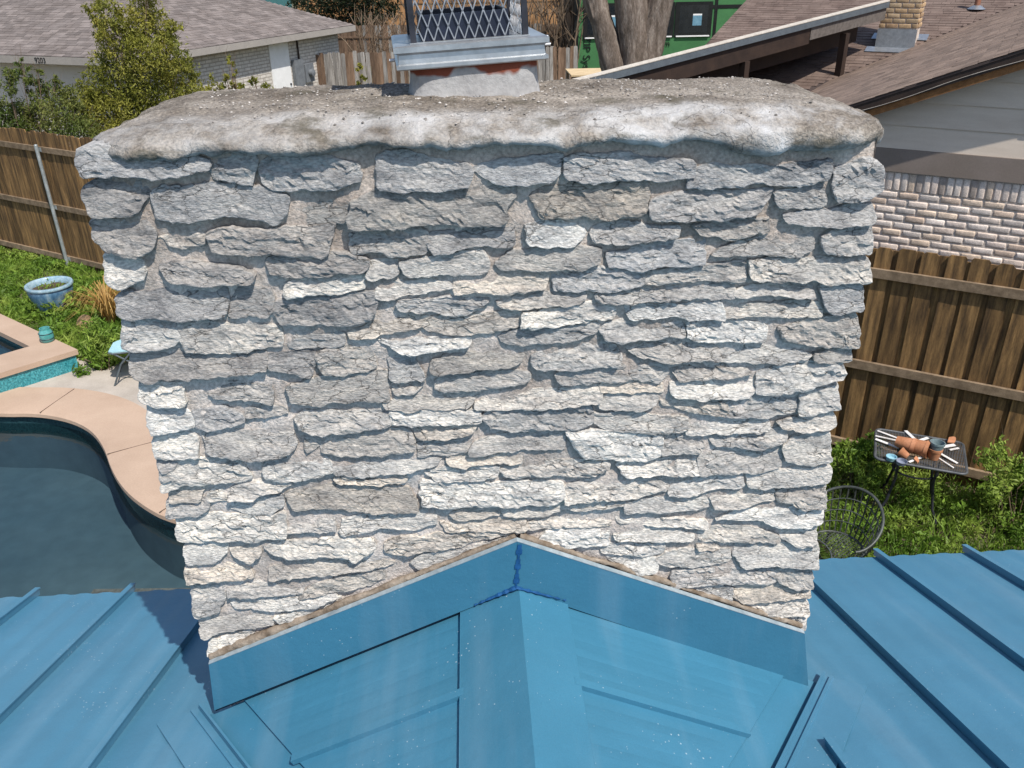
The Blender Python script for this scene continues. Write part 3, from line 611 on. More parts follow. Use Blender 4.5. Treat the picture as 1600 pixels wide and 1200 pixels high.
def build_flue():
    V = []; F = []; n = 64
    for k, (z, ex) in enumerate(((4.565, .022), (4.580, .012), (4.595, .006), (4.62, .002), (4.67, 0), (4.70, 0))):
        for i in range(n):
            t = 2*math.pi*i/n; c, s_ = math.cos(t), math.sin(t)
            p = 7; rr = (abs(c)**p+abs(s_)**p)**(-1/p)
            x = (.158+ex)*rr*c; y = (.145+ex)*rr*s_; d = .004*fbm(x*12, y*12, z*14, 3)
            V.append(FL(x*(1+d*4), y*(1+d*4), z+.004*fbm(x*9, y*9, k, 3)*(1 if k < 3 else 0)))
    for k in range(5):
        for i in range(n): F.append((k*n+i, k*n+(i+1) % n, (k+1)*n+(i+1) % n, (k+1)*n+i))
    F.append(tuple(5*n+i for i in range(n)))
    me = bpy.data.meshes.new('flue'); me.from_pydata([tuple(v) for v in V], [], F)
    for p in me.polygons: p.use_smooth = True
    o = mk('flue', me, flue_mat(), chim); o['label'] = 'red clay flue smeared with grey mortar'
build_flue()

# ------------------------------------------------------------------ chimney cap with diamond mesh
tl_, yw = R_(2.6), R_(5)
ex = Vector((math.cos(yw)*math.cos(tl_), math.sin(yw)*math.cos(tl_), math.sin(tl_))); ey = Vector((-math.sin(yw), math.cos(yw), 0)); ez = ex.cross(ey)
CF = Frame((.006, 2.32, 4.662), ex, ey, ez)
cap = empty('chimney_cap', (.01, 2.32, 4.65), 'galvanized chimney cap with diamond mesh sides clamped on the flue', 'chimney cap')
b = MB(); prof = [(.180, 0), (.184, .003), (.184, .011), (.178, .014), (.176, .034), (.180, .037), (.187, .040), (.187, .052), (.180, .055)]
V = []; 
for d, z in prof: V += [CF(-d, -d*.93, z), CF(d, -d*.93, z), CF(d, d*.93, z), CF(-d, d*.93, z)]
Fq = [(4*k+j, 4*k+(j+1) % 4, 4*k+4+(j+1) % 4, 4*k+4+j) for k in range(len(prof)-1) for j in range(4)]
b.add(V, Fq+[(4*len(prof)-4, 4*len(prof)-3, 4*len(prof)-2, 4*len(prof)-1)]); b.build('skirt_tray', m_galv, cap)
b = MB()
for k in range(4):     # mesh foot flange
    x0, x1, y0, y1 = [(-.146, .146, -.140, -.120), (-.146, .146, .120, .140), (-.146, -.128, -.1199, .1199), (.128, .146, -.1199, .1199)][k]
    b.box(x0, x1, y0, y1, .0553, .0573, CF)
b.build('foot_flange', m_galv, cap)
HT = .36; MX, MY = .136, .128
for sgn, axis in ((-1, 'y'), (1, 'y'), (-1, 'x'), (1, 'x')):
    g = MB(); L_ = 2*(MX if axis == 'y' else MY); nd = 11; pw = L_/nd; ph = .062
    rows = int((HT-.058)/(ph/2))
    for r in range(rows):
        for c_ in range(nd):
            xa = -L_/2+(c_+(.5 if r % 2 else 0))*pw; xb = xa+pw/2; xc = xa+pw
            za, zb = .058+r*ph/2, .058+(r+1)*ph/2
            for (p, q) in (((xa, za), (xb, zb)), ((xc, za), (xb, zb))):
                p = (min(max(p[0], -L_/2), L_/2), p[1]); q = (min(max(q[0], -L_/2), L_/2), q[1])
                if axis == 'y': A, B = CF(p[0], sgn*MY, p[1]), CF(q[0], sgn*MY, q[1]); nrm = ey
                else: A, B = CF(sgn*MX, p[0], p[1]), CF(sgn*MX, q[0], q[1]); nrm = ex
                g.bar(A, B, .0028, .0016, nrm)
    g.build('mesh_panel', m_wire, cap)
for sx_ in (-1, 1):
    for sy_ in (-1, 1):
        MB().box(sx_*MX-.007, sx_*MX+.007, sy_*MY-.007, sy_*MY+.007, .056, HT, CF).build('corner_post', m_black, cap)
MB().box(-.205, .205, -.195, .195, HT+.001, HT+.012, CF).box(-.17, .17, -.16, .16, HT+.0121, HT+.022, CF).build('lid', m_galv, cap)
b = MB()
for (x0, x1, y0, y1) in ((-.115, .10, -.105, -.1), (-.115, .10, .1, .105), (-.115, -.11, -.0999, .0999), (.095, .10, -.0999, .0999)): b.box(x0, x1, y0, y1, .0556, .115, CF)
b.build('inner_collar', m_navy, cap)
for sx_, y_, z_ in ((-.185, -.13, .022), (.185, -.12, .030), (.185, -.09, .045)):
    MB().tube([CF(sx_, y_, z_), CF(sx_+math.copysign(.014, sx_), y_, z_)], .004, 8).build('clamp_screw', m_galv, cap)

# ------------------------------------------------------------------ blue standing-seam house roof
EY, EZ, SL = 2.868, 2.5, 1/3
def rz_(y): return EZ+(EY-y)*SL
RN = Vector((0, SL, 1)).normalized(); RS = Vector((0, -1, SL)).normalized()
house = empty('blue_roofed_house', (0, -1, 0), 'house under a blue standing seam metal roof around the stone chimney', 'house')
RID = -3.2; LEN = (EY-RID)*math.sqrt(1+SL*SL)
seams = sorted([-1.103-.4*k for k in range(0, 18)]+[-.70, -.30, .10, .505, .93]+[1.339+.405*k for k in range(0, 18)])
RF = Frame((0, EY, EZ), (1, 0, 0), RS, RN)
def valley_y(x):
    return 1.881+(-.87-x)/.7317*1.0 if x < .098 else 1.881+(x-1.05)/.7196
for a, c_ in zip(seams[:-1], seams[1:]):
    wd = c_-a; prof = []
    for q in (.27, .5, .73):
        prof += [(q*wd-.036, 0), (q*wd-.014, .0042), (q*wd+.014, .0042), (q*wd+.036, 0)]
    prof = [(0, 0)]+prof+[(wd, 0)]
    segs = [0, LEN*.5, LEN]; V = [RF(a+x, t, z) for t in segs for x, z in prof]; n = len(prof)
    Fq = [(k*n+i, k*n+i+1, (k+1)*n+i+1, (k+1)*n+i) for k in range(2) for i in range(n-1)]
    # eave lip turned down
    b0 = len(V); V += [RF(a+x, -.012, -.022) for x, z in prof]; Fq += [(i, b0+i, b0+i+1, i+1) for i in range(n-1)]
    MB().add(V, Fq).build('roof_panel', m_blue, house, smooth=50)
for x in seams:
    if -.86 < x < 1.04: t0 = (EY-(valley_y(x)-.16))*math.sqrt(1+SL*SL)
    else: t0 = -.018
    MB().box(x-.0085, x+.0085, t0, LEN, .001, .026, RF).box(x-.011, x+.011, t0-.004, LEN, .0261, .032, RF).build('standing_seam', m_blue, house)
m_fascia = M('blue_grey_fascia', (.05, .15, .25), (.06, .17, .28), 4, .5)
m_wallp = M('painted_house_wall', (.55, .52, .47), (.62, .59, .54), 3, .85, .002, 30)
MB().box(-8, 8.3, EY-.045, EY-.014, EZ-.20, EZ-.024).build('fascia', m_fascia, house)
MB().box(-8, 8.3, 2.35, EY-.046, EZ-.16, EZ-.13).build('soffit', m_wallp, house)
MB().box(-7.7, 8, -8.5, 2.34, .0, EZ-.05).build('wall', m_wallp, house)
zr_ = rz_(RID); MB().add([(-8, RID, zr_), (8.3, RID, zr_), (8.3, RID-6, zr_-2), (-8, RID-6, zr_-2)], [(0, 1, 2, 3)]).build('back_slope', m_blue, house)
# cricket behind the chimney
XR, ZR = .098, 3.27; sL = (3.27-2.829)/.968; sR = (3.27-2.829)/.952
def ck(x, y, lift=0):
    z = ZR-(sL*(XR-x) if x < XR else sR*(x-XR)); return Vector((x, y, z+lift))
cr = house
MB().prism([ck(XR, 1.875), ck(-.875, 1.875), ck(XR, .55)], (0, 0, .003)).build('cricket_base', m_blue2, cr)
MB().prism([ck(XR, 1.875), ck(1.055, 1.875), ck(XR, .55)], (0, 0, .003)).build('cricket_base', m_blue2, cr)
def ckpanel(pts, lift=.010):
    # field sheet: grid so that it carries faint pencil ribs parallel to the course
    MB().prism([ck(x, y, lift) for x, y in pts], (0, 0, .004)).build('cricket_panel', m_blue2, cr)
ckpanel([(-.05, 1.872), (-.742, 1.872), (-.707, 1.824), (-.513, 1.557), (-.05, 1.557)])
ckpanel([(-.05, 1.5545), (-.511, 1.5545), (-.05, .94)])
ckpanel([(.20, 1.872), (.93, 1.872), (.90, 1.83), (.70, 1.557), (.20, 1.557)])
ckpanel([(.20, 1.5545), (.698, 1.5545), (.20, .88)])
for y0 in (1.62, 1.68, 1.74, 1.80, 1.49, 1.43, 1.37):
    for xa, xb in ((-.06, -.707-.7317*(y0-1.824)+.03), (.21, .70+(y0-1.557)*.735-.03)):
        p = [ck(xa, y0-.014, .0142), ck(xb, y0-.014, .0142), ck(xb, y0, .0153), ck(xa, y0, .0153), ck(xb, y0+.014, .0142), ck(xa, y0+.014, .0142)]
        MB().add(p, [(0, 1, 2, 3), (3, 2, 4, 5)]).build('pencil_rib', m_blue2, cr, smooth=60)
for xa, xb in ((-.06, -.524), (.22, .70)):
    A, B = ck(xa, 1.556, .014), ck(xb, 1.556, .014)
    MB().bar(A+Vector((0, 0, .008)), B+Vector((0, 0, .008)), .024, .016).build('cricket_seam', m_blue2, cr)
# ridge cap: two leaves with hemmed edges
for xe in (-.070, .236):
    P = [ck(XR, 1.868, .030), ck(XR, .45, .030), ck(xe-.008*(1 if xe < 0 else -.5), .45, .030), ck(xe, 1.868, .030)]
    h_ = [P[3], P[2], P[2]-Vector((0, 0, .018)), P[3]-Vector((0, 0, .018))]
    MB().add(P, [(0, 1, 2, 3)]).build('ridge_cap', m_blue2, cr)
    MB().prism(h_, (-.0015 if xe < 0 else .0015, 0, 0)).build('cap_hem', m_blue2, cr)
# valley pans and ribs
def vl(t, side):      # valley line point, t=0 at chimney
    xc = -.87 if side < 0 else 1.05; x = xc+(XR-xc)*t; y = 1.881+(.558-1.881)*t; return Vector((x, y, rz_(y)))
for sd_ in (-1, 1):
    d = (vl(1, sd_)-vl(0, sd_)).normalized(); outw = Vector((sd_, 0, 0)); outw = (outw-RN*outw.dot(RN)-d*outw.dot(d)).normalized()
    a, b_ = vl(-.02, sd_)+RN*.005, vl(1, sd_)+RN*.005; wv = .135
    MB().prism([a, b_, b_+outw*wv, a+outw*wv], RN*.005).build('valley_pan', m_blue, cr)
    for off, hgt in ((.006, .022), (.030, .012)):
        MB().bar(a+outw*off+RN*hgt/2, b_+outw*off+RN*hgt/2, .007 if hgt > .02 else .010, hgt, RN).build('valley_rib', m_blue, cr)
# chevron counter-flashing on the chimney foot
YF_ = 1.846
def fp(x, y, dy=0): p = gy(x, y, YF_); return Vector((p.x, YF_+dy, p.z))
fL = [fp(326, 1038), fp(808, 846), fp(806, 921), fp(335, 1110)]; fR = [fp(808, 846), fp(1257, 990), fp(1263, 1074), fp(806, 921)]
MB().prism([p+Vector((0, .0075, -.012 if k > 1 else -.01)) for k, p in enumerate(fL)], (0, .003, 0)).build('flashing_gap_shade', m_navy, cr)  # dark strip showing below the edge, paints the shadow line of the gap
MB().prism([p+Vector((.0005, .0075, -.012 if k > 1 else -.01)) for k, p in enumerate(fR)], (0, .003, 0)).build('flashing_gap_shade', m_navy, cr)
MB().prism(fL, (0, .003, 0)).build('chimney_flashing', m_blue2, cr)
MB().prism([p+Vector((.0005, 0, 0)) for p in fR], (0, .003, 0)).build('chimney_flashing', m_blue2, cr)
def edge(a, b, r, mat, nm):
    MB().bar(a, b, r, r).build(nm, mat, cr)
m_hem = M('bare_metal_hem', (.24, .30, .33), (.34, .39, .41), 20, .5, metal=.2)
for a, b_ in ((fL[0], fL[1]), (fR[0], fR[1])):
    MB().prism([a+Vector((0, -.001, 0)), b_+Vector((0, -.001, 0)), b_+Vector((0, .012, .003)), a+Vector((0, .012, .003))], (0, 0, .002)).build('flashing_hem', m_hem, cr)
s_ = MB(); A, B = fp(812, 850, -.0025), fp(806, 918, -.0025)
for k in range(9):
    t0, t1 = k/9, (k+1)/9; wv = .006+.003*math.sin(k*2.1); p, q = A.lerp(B, t0), A.lerp(B, t1)
    s_.add([p+Vector((-wv, 0, 0)), q+Vector((-wv, 0, 0)), q+Vector((wv, 0, 0)), p+Vector((wv, 0, 0))], [(0, 1, 2, 3)])
s_.build('sealant_stroke', m_seal, cr)
for (x0, y0, x1, y1, r0_, r1_) in ((806, 917, 742, 944, .0075, .002), (806, 917, 884, 937, .005, .0012)):
    P = [fp(x0+(x1-x0)*t, y0+(y1-y0)*t, -.003) for t in [i/12 for i in range(13)]]
    MB().tube(P, [r0_+(r1_-r0_)*i/12+.0018*math.sin(i*2.7) for i in range(13)], 6).build('sealant_stroke', m_seal, cr)
# brown mortar bead that closes the flashing against the stones
for (xa, ya, xb, yb, n, big) in ((328, 1026, 806, 838, 70, 1), (812, 838, 1254, 979, 60, .6)):
    P = []; rr = []
    for i in range(n+1):
        t = i/n; p = gy(xa+(xb-xa)*t, ya+(yb-ya)*t, 1.862); P.append((p.x, p.y+.008, p.z-.004+.004*fbm(p.x*12, 1, 2))); rr.append(.004+.009*big*(1-t if big == 1 else .4)*(.6+.6*fbm(p.x*9, 5, 1)+.3)+.005*random.random())
    MB().tube(P, rr, 8).build('mortar_bead', m_bead, chim, smooth=80)

# ------------------------------------------------------------------ ground, pool, patio
m_ground = M('yard_soil_and_turf', (.10, .085, .055), (.075, .10, .03), 1.2, .95, .02, 20, c3=(.12, .10, .06), offs=False, fine=.3, finescale=25)
m_patio = M('patio_concrete', (.36, .315, .265), (.46, .405, .345), 2.2, .9, .003, 60, offs=False, fine=.08, c3=(.41, .36, .305))
m_cope = M('peach_coping', (.40, .285, .205), (.46, .335, .245), 1.6, .85, .002, 60, offs=False, fine=.06)
m_basin = M('dark_pool_plaster', (.052, .086, .104), (.082, .117, .130), .5, .8, offs=False, fine=.10, finescale=6, c3=(.066, .100, .116), detail=8)
m_step = M('brown_pool_step', (.13, .112, .092), (.18, .155, .13), 6, .9, offs=False, fine=.3, finescale=30)
m_tile = M('waterline_tile', (.012, .035, .045), (.02, .06, .07), 30, .25, offs=False)
pool_px = [(0, 642), (60, 641), (112, 650), (148, 667), (169, 695), (181, 732), (203, 764), (235, 788), (266, 804)]
PO = [gz(x, y, .03).to_2d() for x, y in pool_px]+[Vector(q) for q in ((-2.4, 6.65), (-1.8, 6.05), (-1.65, 5.2), (-2.3, 4.6), (-4, 4.3), (-7, 4.3), (-9.2, 4.8), (-10, 6.5), (-9.4, 8.5), (-8, 9.35), (-7, 9.5))]
def smooth_loop(P, it=2):
    for _ in range(it):
        Q = []
        for i in range(len(P)): a, b = P[i], P[(i+1) % len(P)]; Q += [a*.75+b*.25, a*.25+b*.75]
        P = Q
    return P
PO = smooth_loop(PO); NP = len(PO)
def offset(P, d):
    out = []
    for i in range(len(P)):
        t = (P[(i+1) % len(P)]-P[i-1]).normalized(); out.append(P[i]+Vector((-t.y, t.x))*d)
    return out
ar = sum(PO[i].cross(PO[(i+1) % NP]) for i in range(NP)); sgn = -1 if ar > 0 else 1
def fill(name, loops, z, mat, parent=None):
    v = [p for l in loops for p in l]; tr = tessellate_polygon([[Vector((p[0], p[1], 0)) for p in l] for l in loops])
    o = MB().add([(p[0], p[1], z) for p in v], [tuple(t) for t in tr]).build(name, mat, parent)
    if o.data.polygons[0].normal.z < 0: o.data.flip_normals()
    return o
hole = [(-10.6, 3.9), (-1.2, 3.9), (-1.2, 10.0), (-10.6, 10.0)]
g = fill('ground', [[(-400, -60), (400, -60), (400, 900), (-400, 900)], hole], 0, m_ground); tag(g, kind='structure')
pat_out = [gz(x, y).to_2d() for x, y in ((-40, 600), (30, 592), (112, 566), (123, 560), (135, 566), (150, 580), (165, 580), (190, 566), (230, 560))]
pat_out = [Vector((-10.9, 10.4))]+[Vector((p.x, p.y)) for p in pat_out]+[Vector((-2.5, 10.2)), Vector((.5, 8.3)), Vector((.6, 2.6)), Vector((-10.9, 2.6))]
o = fill('patio', [pat_out, offset(PO, sgn*.30)], .012, m_patio); tag(o, kind='structure')
pool = empty('swimming_pool', (-5, 6.8, 0), 'dark freeform swimming pool with peach concrete coping left of the chimney', 'swimming pool')
b = MB(); A = offset(PO, sgn*-.045); B_ = offset(PO, sgn*-.05); C_ = offset(PO, sgn*.62)
rows = [[(p.x, p.y, -.05) for p in offset(PO, sgn*-.02)], [(p.x, p.y, -.03) for p in B_], [(p.x, p.y, .012) for p in A], [(p.x, p.y, .03) for p in PO], [(p.x, p.y, .034) for p in offset(PO, sgn*.3)], [(p.x, p.y, .028) for p in C_], [(p.x, p.y, -.02) for p in C_]]
for r in rows: b.v += r
for k in range(len(rows)-1):
    for i in range(NP): b.f.append((k*NP+i, k*NP+(i+1) % NP, (k+1)*NP+(i+1) % NP, (k+1)*NP+i))
b.build('coping', m_cope, pool, smooth=40)
m_joint = M('coping_joint', (.10, .07, .05), (.14, .10, .075), 9, .95)
cA, cB = offset(PO, sgn*-.04), offset(PO, sgn*.60)
for k in range(3, NP, 13):
    a_, b_2 = cA[k], cB[k]; MB().bar((a_.x, a_.y, .034), (b_2.x, b_2.y, .032), .006, .007).build('coping_joint', m_joint, pool)
b = MB(); rows = [[(p.x, p.y, -.05) for p in PO], [(p.x, p.y, -.3) for p in PO]]
for r in rows: b.v += r
for i in range(NP): b.f.append((i, (i+1) % NP, NP+(i+1) % NP, NP+i))
b.build('waterline_tile', m_tile, pool)
b = MB(); rows = [[(p.x, p.y, -.3) for p in PO], [(p.x, p.y, -.55) for p in offset(PO, sgn*-.01)], [(p.x, p.y, -.78) for p in offset(PO, sgn*-.03)]]
for r in rows: b.v += r
for k in range(2):
    for i in range(NP): b.f.append((k*NP+i, k*NP+(i+1) % NP, (k+1)*NP+(i+1) % NP, (k+1)*NP+i))
bo = b.build('basin', m_basin, pool, smooth=60)
fill('basin_floor', [[(p.x, p.y) for p in offset(PO, sgn*-.02)]], -.78, m_basin, pool)
st = [gz(118, 930, -.1), gz(140, 899, -.1), gz(300, 897, -.1)]
fill('submerged_step', [[(st[0].x, st[0].y), (st[1].x, st[1].y), (st[2].x, st[2].y), (-1.7, 5.6), (-1.75, 5.2), (-2.4, 4.7), (st[0].x-.1, 4.4)]], -.26, m_step, pool)
def water_mat():
    mt = bpy.data.materials.new('pool_water'); mt.use_nodes = True; t = mt.node_tree; N = t.nodes.new; L = t.links.new
    t.nodes.remove(t.nodes['Principled BSDF']); out = t.nodes['Material Output']
    tr = N('ShaderNodeBsdfTransparent'); tr.inputs[0].default_value = (.72, .82, .85, 1); gl = N('ShaderNodeBsdfGlossy'); gl.inputs['Roughness'].default_value = .02
    fr = N('ShaderNodeFresnel'); fr.inputs[0].default_value = 1.33; mx = N('ShaderNodeMixShader')
    tc = N('ShaderNodeTexCoord'); n = N('ShaderNodeTexNoise'); n.inputs['Scale'].default_value = 7; n.inputs['Detail'].default_value = 3
    n2 = N('ShaderNodeTexNoise'); n2.inputs['Scale'].default_value = .8; L(tc.outputs['Object'], n.inputs['Vector']); L(tc.outputs['Object'], n2.inputs['Vector'])
    mu = N('ShaderNodeMath'); mu.operation = 'MULTIPLY'; L(n.outputs['Fac'], mu.inputs[0]); L(n2.outputs['Fac'], mu.inputs[1])
    bp = N('ShaderNodeBump'); bp.inputs['Strength'].default_value = .5; bp.inputs['Distance'].default_value = .012; L(mu.outputs[0], bp.inputs['Height'])
    L(bp.outputs[0], gl.inputs['Normal']); L(bp.outputs[0], fr.inputs['Normal'])
    L(fr.outputs[0], mx.inputs[0]); L(tr.outputs[0], mx.inputs[1]); L(gl.outputs[0], mx.inputs[2]); L(mx.outputs[0], out.inputs[0]); return mt
m_water = water_mat()
fill('water', [[(p.x, p.y) for p in PO]], -.15, m_water, pool)
# raised spa
spa = empty('raised_spa', gz(40, 560, 0), 'raised spa corner with peach coping and turquoise mosaic side wall', 'spa')
SH = .30
c0 = gz(121, 546, SH); pA = gz(0, 490, SH); pB = gz(0, 583, SH)
e1 = (pA-c0).normalized(); e2 = (pB-c0).normalized()
def sp(a, b, z): p = c0+e1*a+e2*b; return Vector((p.x, p.y, z))
LA, LB = 5.0, 5.0; ta = .62
i0 = gz(46, 541, SH)-c0
# inner corner in (a,b)
det = e1.x*e2.y-e1.y*e2.x; ia = (i0.x*e2.y-i0.y*e2.x)/det; ib = (e1.x*i0.y-e1.y*i0.x)/det
out_ = [(0, 0), (LA, 0), (LA, LB), (0, LB)]; inn = [(ia, ib), (LA-ia, ib), (LA-ia, LB-ib), (ia, LB-ib)]
b = MB()
for z in (SH, SH-.07):
    for l in (out_, inn): b.v += [tuple(sp(x, y, z)) for x, y in l]
for i in range(4):
    j = (i+1) % 4; b.f += [(i, j, 4+j, 4+i), (8+i, 8+j, 12+j, 12+i), (i, j, 8+j, 8+i), (4+i, 4+j, 12+j, 12+i)]
b.build('coping', m_cope, spa)
def mosaic():
    mt = M('turquoise_mosaic', (.015, .15, .18), (.08, .34, .37), 40, .3, offs=False, fine=.5, finescale=70, c3=(.04, .24, .27), spec=.5); return mt
m_mos = mosaic()
b = MB(); w_ = [(.03, .03), (LA-.03, .03), (LA-.03, LB-.03), (.03, LB-.03)]
for z in (SH-.071, 0): b.v += [tuple(sp(x, y, z)) for x, y in w_]
for i in range(4): j = (i+1) % 4; b.f.append((i, j, 4+j, 4+i))
b.build('mosaic_wall', m_mos, spa)
b = MB(); 
for z in (SH-.071, -.0+.02): b.v += [tuple(sp(x, y, z)) for x, y in inn]
for i in range(4): j = (i+1) % 4; b.f.append((i, j, 4+j, 4+i))
b.f.append((4, 5, 6, 7)); b.build('basin', m_tile, spa)
o = MB().add([sp(x, y, SH-.12) for x, y in inn], [(0, 1, 2, 3)]).build('water', m_water, spa)
if o.data.polygons[0].normal.z < 0: o.data.flip_normals()

# ------------------------------------------------------------------ fence along the back boundary
FE = Vector((.83821, -.54535, 0)); FN = Vector((-.54535, -.83821, 0))      # along, towards us
FO = Vector((3.91, 7.52, 0))
FF = Frame(FO, FE, FN)
m_plank = M('stained_cedar', (.072, .043, .02), (.285, .165, .064), 2.2, .8, .002, 40, stretch=(9, 9, .9), rnd=.32, fine=.25, finescale=40, c3=(.165, .095, .038))
m_rail = M('weathered_rail', (.15, .105, .065), (.27, .195, .125), 4, .85, .002, 30, stretch=(3, 3, 3), rnd=.12, fine=.2)
def plank_mesh(wd, ht, th, cut=.02, wv=0):
    P = [(-wd/2, .0), (wd/2, 0), (wd/2, ht-cut), (wd/2-cut, ht), (-wd/2+cut, ht), (-wd/2, ht-cut)]
    return MB().prism([(x, 0, z) for x, z in P], (0, -th, 0)).mesh('plank')
fence = empty('wooden_fence', FF(-8, 0, 0), 'tall brown stained plank fence with rails along the back of the yard', 'fence')
FMAT = FF.mat()
pmsL = [plank_mesh(.138, 2.36, .017), plank_mesh(.132, 2.35, .017, .028), plank_mesh(.141, 2.37, .016, .015)]
pmsR = [plank_mesh(.160, 2.36, .017, .02), plank_mesh(.150, 2.35, .017, .03)]
pmsB = [plank_mesh(.150, 2.33, .016, .022)]
for p in pmsL+pmsR+pmsB: p.materials.append(m_plank)
def put(me, s, t, z, rot=0, lean=0):
    o = mk('plank', me, None, fence); o.matrix_basis = FMAT @ Matrix.Translation((s, t, z)) @ Matrix.Rotation(lean, 4, 'Y') @ Matrix.Rotation(rot, 4, 'Z'); return o
s = -19.0
while s < -3.2:
    put(random.choice(pmsL), s, random.uniform(-.004, .004)-.02, random.uniform(.0, .03), random.uniform(-.03, .03), random.gauss(0, .004)); s += .142
k = 0
while s < 6:
    put(random.choice(pmsR), s, -.02+random.uniform(-.004, .004), random.uniform(0, .03), random.uniform(-.02, .02), random.gauss(0, .005))
    put(pmsB[0], s+.104, -.044, random.uniform(-.02, .02), random.uniform(-.02, .02), random.gauss(0, .005)); s += .208
for z in (.19, 1.12, 2.10):
    a = -19
    while a < 6:
        b_ = min(a+3.0, 6.2); MB().box(a+.002, b_-.002, -.0185, .0205, z-.045, z+.045, FF).build('rail', m_rail, fence); a = b_
m_post = M('galvanized_pipe', (.30, .33, .33), (.45, .48, .48), 8, .5, metal=.5)
pf = gz(116, 418, 0); s0 = (pf-FO).dot(FE)
for k in range(-2, 6):
    s = s0+k*2.5; MB().tube([FF(s, .052, 0), FF(s, .052, 2.17)], .030, 12).tube([FF(s, .052, 2.171), FF(s, .052, 2.185)], [.033, .02], 12).build('metal_post', m_post, fence, smooth=40)
    for z in (.19, 1.12, 2.10): MB().box(s-.075, s+.075, .0207, .023, z-.035, z+.035, FF).build('bracket', m_post, fence)

# ------------------------------------------------------------------ neighbouring houses
def shingles(name, O, a, b_, rows, pitch, tab, lim, mat, parent, lift=.007):
    """Courses of tabs on a roof plane: each tab a lapped leaf with a butt edge. lim(v)->(u0,u1)."""
    O, a, b_ = Vector(O), Vector(a).normalized(), Vector(b_).normalized(); n = a.cross(b_)
    if n.z < 0: n = -n
    O_, a_, bb, nn = [np.array(q) for q in (O, a, b_, n)]
    V = []; 
    for r in range(rows):
        v0 = r*pitch; v1 = v0+pitch*1.12; u0, u1 = lim(v0+pitch/2)
        if u1-u0 < .05: continue
        u = u0-tab*random.random()
        while u < u1:
            wd = tab*random.choice((.55, .8, 1, 1, 1.25)); p, q = max(u, u0), min(u+wd-.006, u1); u += wd
            if q-p < .03: continue
            h = lift*random.choice((.6, 1, 1, 1.5)) if lift > .002 else lift; dv = random.choice((0, 0, -.012)) if lift > .002 else 0
            V += [O_+a_*p+bb*(v0+dv)+nn*h, O_+a_*q+bb*(v0+dv)+nn*h, O_+a_*q+bb*v1+nn*lift*.12, O_+a_*p+bb*v1+nn*lift*.12,
                  O_+a_*p+bb*(v0+dv), O_+a_*q+bb*(v0+dv)]
    V = np.array(V); k = len(V)//6; i = np.arange(k)[:, None]*6
    F = np.concatenate([i+np.array([[0, 1, 2, 3]]), i+np.array([[4, 5, 1, 0]])])
    o = mk(name, np_mesh(name, V, F), mat, parent); return tag(o, kind='stuff')
m_shBrown = M('brown_asphalt_shingle', (.115, .080, .065), (.175, .128, .105), 3, .95, .003, 120, offs=False, island=.13, fine=.2, finescale=90)
m_shGrey = M('grey_brown_asphalt_shingle', (.145, .12, .107), (.20, .17, .155), 2, .95, .003, 120, offs=False, island=.24, fine=.2, finescale=60)
m_shBrown2 = M('sunlit_brown_shingle', (.165, .115, .086), (.23, .165, .125), 3, .95, .001, 60, offs=False, island=.2, fine=.2, finescale=60)
m_under = M('roof_underlay', (.06, .045, .04), (.07, .05, .045), 3, .95, offs=False)
m_brick = M('tumbled_pale_brick', (.75, .72, .70), (1.05, 1.0, .97), 14, .9, .004, 60, usecol=True, fine=.2, finescale=90)
m_bmort = M('brick_mortar', (.52, .44, .37), (.62, .53, .45), 12, .95, .003, 60, offs=False)
m_siding = M('grey_beige_siding', (.58, .48, .385), (.64, .54, .44), 2, .75, .001, 30, stretch=(1, 1, 6), rnd=.05, fine=.05)
m_frieze = M('brown_frieze_paint', (.205, .165, .135), (.235, .19, .16), 3, .75, fine=.06)
m_dkbrown = M('dark_brown_paint', (.028, .018, .014), (.045, .028, .02), 4, .65, fine=.15)
m_trimwood = M('orange_brown_trim', (.17, .075, .025), (.27, .125, .045), 6, .75, .001, 40, stretch=(3, 3, 3), fine=.2)
m_white = M('white_paint', (.70, .69, .67), (.78, .77, .75), 4, .6, fine=.05)
m_dark = M('dark_opening', (.006, .006, .007), (.012, .011, .011), 5, .6)

nb = empty('brick_gable_house', FF(2, -2, 0), 'neighbouring house with pale brick gable wall, grey siding and brown shingle roof', 'house')
WT = -2.0
MB().box(-1.95, 7, -8.8, WT-.003, 0, 2.649, FF).build('wall', m_bmort, nb)
gs = lambda s: 3.42+.41*(s+.66)
MB().prism([FF(-1.95, WT-.031, 2.661), FF(7, WT-.031, 2.661), FF(7, WT-.031, 5.2), FF(4.3, WT-.031, gs(4.3)-.1), FF(-1.95, WT-.031, gs(-1.95)-.1)], FN*-.2).build('gable_backing', m_siding, nb)
# bricks
def brick_mesh(L_, D, H_, bev, k):
    bm = bmesh.new(); bmesh.ops.create_cube(bm, size=1)
    for v in bm.verts: v.co = Vector((v.co.x*L_, v.co.y*D, v.co.z*H_))
    bmesh.ops.bevel(bm, geom=bm.edges[:], offset=bev, segments=2, affect='EDGES', profile=.6)
    for v in bm.verts: v.co += Vector((mn.noise(v.co*30+Vector((k, 0, 0))), mn.noise(v.co*30+Vector((0, k, 5))), mn.noise(v.co*30+Vector((9, 0, k)))))*.004
    me = bpy.data.meshes.new('brick'); bm.to_mesh(me); bm.free()
    for p in me.polygons: p.use_smooth = True
    me.materials.append(m_brick); return me
bms = [brick_mesh(.200, .05, .066, .013, k) for k in range(4)]
bv = [brick_mesh(.066, .05, .200, .012, 20+k) for k in range(3)]
PAL = [(.80, .70, .61), (.76, .66, .58), (.70, .58, .46), (.66, .60, .54), (.84, .76, .68), (.68, .55, .44), (.76, .65, .56)]
